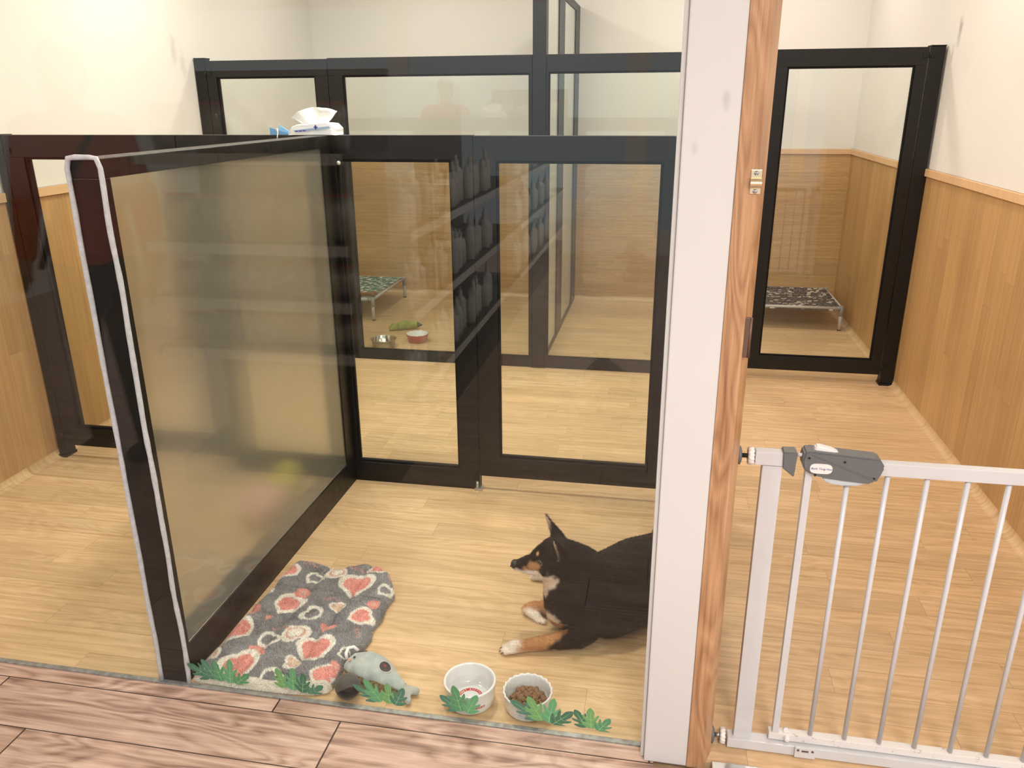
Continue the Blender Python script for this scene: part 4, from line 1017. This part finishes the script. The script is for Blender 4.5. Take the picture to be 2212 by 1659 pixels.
cot('raised_bed', 'green and white patterned raised pet bed in the back left pen', -2.655, -2.03, 5.37, 6.11, .158, pat_green)
cot('raised_bed', 'black raised pet bed with white cat print behind the corridor gate', .56, 1.235, 5.62, 6.22, .158, pat_black)
# ---------------------------------------------------------------- tissues, mask, outlet
def tissue_pack():
    t = thing('tissue_pack', 'white tissue pack with blue print and a tissue pulled up, on the low panel top', 'tissues', (-1.27, 2.895, ZP+.0005)); 
    nx, ny = 36, 18; V = []; F = []
    b = bmesh.new(); g = bmesh.ops.create_cube(b, size=1); bmesh.ops.subdivide_edges(b, edges=b.edges, cuts=9, use_grid_fill=True)
    for v in b.verts:
        x, y, z = v.co; f = 1-(abs(x)*2)**6*.75; p = Vector((x*.185, y*.085*(1-.15*(abs(x)*2)**4), (z+.5)*.034*f + (.013*(x+.5) if z > -.4 else 0)))
        n = noise.fractal(p*40, 1, 2, 3)*.003; v.co = p + Vector((0, n*.5, n if z > -.4 else 0))
        if v.co.z < .001: v.co.z = .0
    for f in b.faces: f.smooth = True
    me = bpy.data.meshes.new('wrapper'); b.to_mesh(me); b.free(); me.materials.append(plain('white_film_wrapper', (.80, .83, .88), .25, nscale=20, namt=.05)); o = bpy.data.objects.new('wrapper', me); COL.objects.link(o); o.parent = t
    m = MB()
    m.box(.012, .026, -.0455, -.0445, .026, .030).box(.0165, .0215, -.0457, -.0446, .021, .035)
    for i in range(3): m.box(-.062+i*.015, -.051+i*.015, -.0450, -.0440, .012+.001*i, .0155+.001*i)
    m.build('blue_print', M['navy'], t)
    MB().prism([(-.07, .017), (.07, .031), (.075, .024), (-.06, .012)], 'y', -.0446, -.0436).build('blue_stripe', plain('pale_blue_print', (.30, .42, .65), .4), t)
    # pulled tissue: a pleated standing sheet
    n, h = 60, 20; Vv = []; F = []
    for j in range(h):
        vv = j/(h-1)
        for i in range(n):
            u = i/(n-1)*2-1; wdt = .020+.072*vv**.75; top = .058+.024*math.sin((u+1)*1.35)-.012*max(0, -u)**2
            x = u*wdt+.004-.010*vv; y = .012*math.sin(u*7+2)*(.3+.7*vv)+.008*vv*noise.noise(Vector((u*3, vv*3, 1))); z = .028 + vv*(top-.014) + .004*noise.noise(Vector((u*4, vv*2, 8)))
            Vv.append((x, y, z))
    for j in range(h-1):
        for i in range(n-1): F.append((j*n+i, j*n+i+1, (j+1)*n+i+1, (j+1)*n+i))
    me = bpy.data.meshes.new('tissue'); me.from_pydata(Vv, [], F); me.update(); me.materials.append(M['tissue'])
    for p in me.polygons: p.use_smooth = True
    o = bpy.data.objects.new('tissue', me); COL.objects.link(o); o.parent = t; md = o.modifiers.new('s', 'SOLIDIFY'); md.thickness = .001
tissue_pack()
def mask():
    t = thing('face_mask', 'folded light blue face mask with white ear loop beside the tissue pack', 'mask', (-1.405, 2.892, ZP+.0005))
    for s, (zl, zr) in ((0, (.026, .004)), (1, (.036, .002))):
        m = MB()
        y = -.012+s*.018
        m.prism([(-.040+s*.024, 0), (.042, 0), (.042, zr), (-.040+s*.026, zl)] if s == 0 else [(-.012, 0), (.045, 0), (.045, zr), (-.012, zl)], 'y', y, y+.004, bev=.0008)
        m.build('folded_layer', M['maskb'] if s else plain('deep_blue_mask_cloth', (.14, .32, .60), .9), t)
    MB().tube([(-.006, -.018, .004), (-.008, -.0245, .018), (-.003, -.027, .022), (.000, -.029, .012), (-.004, -.029, -.006), (-.005, -.0285, -.012)], .0022, 8).build('ear_loop', M['tissue'], t, smooth=True)
mask()
def outlet():
    y = 5.415; t = thing('wall_outlet', 'small white power outlet on the left wall', 'outlet', (XL(y)+.0006, y, 1.29))
    MB().box(0, .008, -.037, .037, -.06, .06, .002).build('cover_plate', M['wplas'], t)
    m = MB()
    for z in (-.022, .022):
        for yy in (-.008, .006): m.box(.0082, .0088, yy, yy+.002, z-.006, z+.005)
        m.cyl((.0082, 0, z-.010), .002, .0006, axis='x', seg=10)
    m.build('slots', M['dark'], t)
outlet()
# ---------------------------------------------------------------- shop side, seen only as reflections in the glass
def gondola():
    x0, x1, y1, y0 = -1.92, -1.0, .48, -2.6
    t = thing('shop_shelf', 'dark shop shelf unit with white price strips, reflected in the front glass', 'shelf', ((x0+x1)/2, 0, 0)); sh = ((x0+x1)/2, 0, 0)
    MB().box(x0+.02, x1-.02, y0, y1-.02, 0, .12).build('plinth', M['shelf'], t, sh)
    MB().box((x0+x1)/2-.02, (x0+x1)/2+.02, y0, y1-.38, .12, 1.62).box(x0+.05, x1-.05, y1-.40, y1-.36, .12, 1.62).build('back_panel', M['shelf'], t, sh)
    for z in (.30, .66, 1.0):
        MB().box((x0+x1)/2+.02, x1, y0, y1-.42, z-.03, z-.001, .002).build('shelf_board', M['shelf'], t, sh)
        MB().box(x1, x1+.004, y0, y1-.42, z-.035, z+.004).build('price_strip', M['strip'], t, sh)
    for z in (.60, .80, 1.01, 1.33):
        MB().box(x0, x1-.02, y1-.36, y1, z-.03, z, .002).build('shelf_board', M['shelf'], t, sh)
        MB().box(x0+.02, x1-.1, y1, y1+.004, z-.035, z+.004).build('price_strip', M['strip'], t, sh)
        m = MB()
        for i in range(10): m.box(x0+.05+i*.078, x0+.052+i*.078, y1+.0041, y1+.0046, z-.03, z)
        m.build('price_ticks', M['shelf'], t, sh)
    # bottles: one built, the rest copied
    b = thing('pump_bottle', 'white plastic bottle on the long side of the shop shelf', 'bottle', (x1-.10, .0, 1.0), 'bottles on the shop shelf')
    MB().lathe([(.001, 0), (.030, 0), (.033, .004), (.033, .13), (.028, .15), (.012, .16), (.012, .17)], seg=20).build('bottle_body', M['bottle'], b)
    MB().lathe([(.014, .168), (.014, .19), (.006, .192), (.006, .21)], seg=14, cap1=True).build('cap', M['strip'], b)
    first = True
    for z in (.66, 1.0, .30):
        for k in range(14):
            yk = .0 - k*.13 - (.0 if z != .66 else .03)
            o = b if first else copy_tree(b)
            o.location = (x1-.06-.012*(k % 3), yk, z+.002); s = 1+.16*math.sin(k*2.3+z*9); o.scale = (1, 1, s); first = False
    b = thing('treat_bag', 'plump snack bag on the end shelves of the shop unit', 'bag', (0, 0, 0), 'bags on the shop shelf')
    mm = MB(); mm.b.verts.ensure_lookup_table(); g = bmesh.ops.create_cube(mm.b, size=1); bmesh.ops.subdivide_edges(mm.b, edges=mm.b.edges, cuts=6, use_grid_fill=True)
    for v in mm.b.verts:
        x, y, z = v.co; v.co = (x*.13, y*.06*math.cos(z*2.6), (z+.5)*.17)
    mm.build('bag_body', M['bag'], b, smooth=True)
    MB().box(-.065, .065, -.001, .001, .168, .182).build('seal', M['bagr'], b)
    first = True
    for z in (.60, .80, 1.01, 1.33):
        for k in range(5):
            o = b if first else copy_tree(b); first = False
            o.location = (x0+.12+k*.155, y1-.10, z+.002); s = .95 if z > .9 else .68; o.scale = (1, 1, s)
gondola()
def person():
    px, py = -2.36, .20
    t = thing('person', 'person in an orange jacket and black trousers, reflected at the left of the glass', 'person', (px, py, 0))
    def P(x, y, z): return (x, y, z)
    hd = blob('body', [((0, .0, 1.625), (.075, .092, .105), (0, 0, 0)), ((0, .03, 1.585), (.060, .062, .068), (0, 0, 0)), (P(0, 0, 1.56), .052, P(0, -.01, 1.45), .056),
                       (P(0, .094, 1.612), .010, P(0, .106, 1.592), .013), ((-.078, 0, 1.615), (.010, .022, .032), (0, 0, 0)), ((.078, 0, 1.615), (.010, .022, .032), (0, 0, 0)), ((0, .09, 1.555), (.028, .012, .008), (0, 0, 0))]
              + [q for s in (-1, 1) for q in [(P(s*.30, .02, .90), .030, P(s*.305, .05, .83), .026)] +
                 [(P(s*.305, .035+.018*i, .815), .011, P(s*(.300-.006*i), .055+.020*i, .745+.008*abs(i-1)), .008) for i in range(4)] + [(P(s*.285, .03, .85), .012, P(s*.262, .065, .795), .010)]], .006, 3)
    hd.materials.clear(); o = obj_from(hd, 'body', M['skin'], t)
    me = blob('jacket', [((0, 0, 1.22), (.20, .125, .26), (0, 0, 0)), ((0, 0, .96), (.185, .135, .18), (0, 0, 0)), (P(-.17, 0, 1.40), .075, P(.17, 0, 1.40), .075), (P(0, 0, 1.42), .075, P(0, 0, 1.475), .068)]
              + [q for s in (-1, 1) for q in ((P(s*.19, 0, 1.39), .078, P(s*.275, -.01, 1.13), .058), (P(s*.275, -.01, 1.13), .058, P(s*.302, .02, .90), .044))], .010, 4)
    obj_from(me, 'jacket', M['orange'], t)
    me = blob('trousers', [((0, 0, .88), (.165, .12, .12), (0, 0, 0))] + [q for s in (-1, 1) for q in ((P(s*.09, 0, .86), .095, P(s*.105, .01, .48), .066), (P(s*.105, .01, .48), .066, P(s*.115, -.005, .09), .052))], .010, 4)
    obj_from(me, 'trousers', M['trous'], t)
    me = blob('hair', [((0, -.018, 1.655), (.088, .098, .098), (0, 0, 0)), ((0, -.055, 1.60), (.075, .05, .09), (0, 0, 0))], .007, 3); obj_from(me, 'hair', M['hair'], t)
    for s in (-1, 1):
        me = blob('shoe', [((s*.12, .045, .038), (.045, .125, .038), (0, 0, 0)), ((s*.12, -.02, .06), (.042, .055, .045), (0, 0, 0))], .007, 3); obj_from(me, 'shoe', M['shelf'], t)
        e = MB().sph((s*.032, .083, 1.63), .010, 2, (1.3, .6, .8)).build('eye', M['eye'], t, smooth=True)
    MB().tube([(.16, .05, 1.44), (.08, .135, 1.25), (-.06, .155, 1.0), (-.17, .10, .86)], .014, 8).build('shoulder_strap', M['trous'], t)
person()
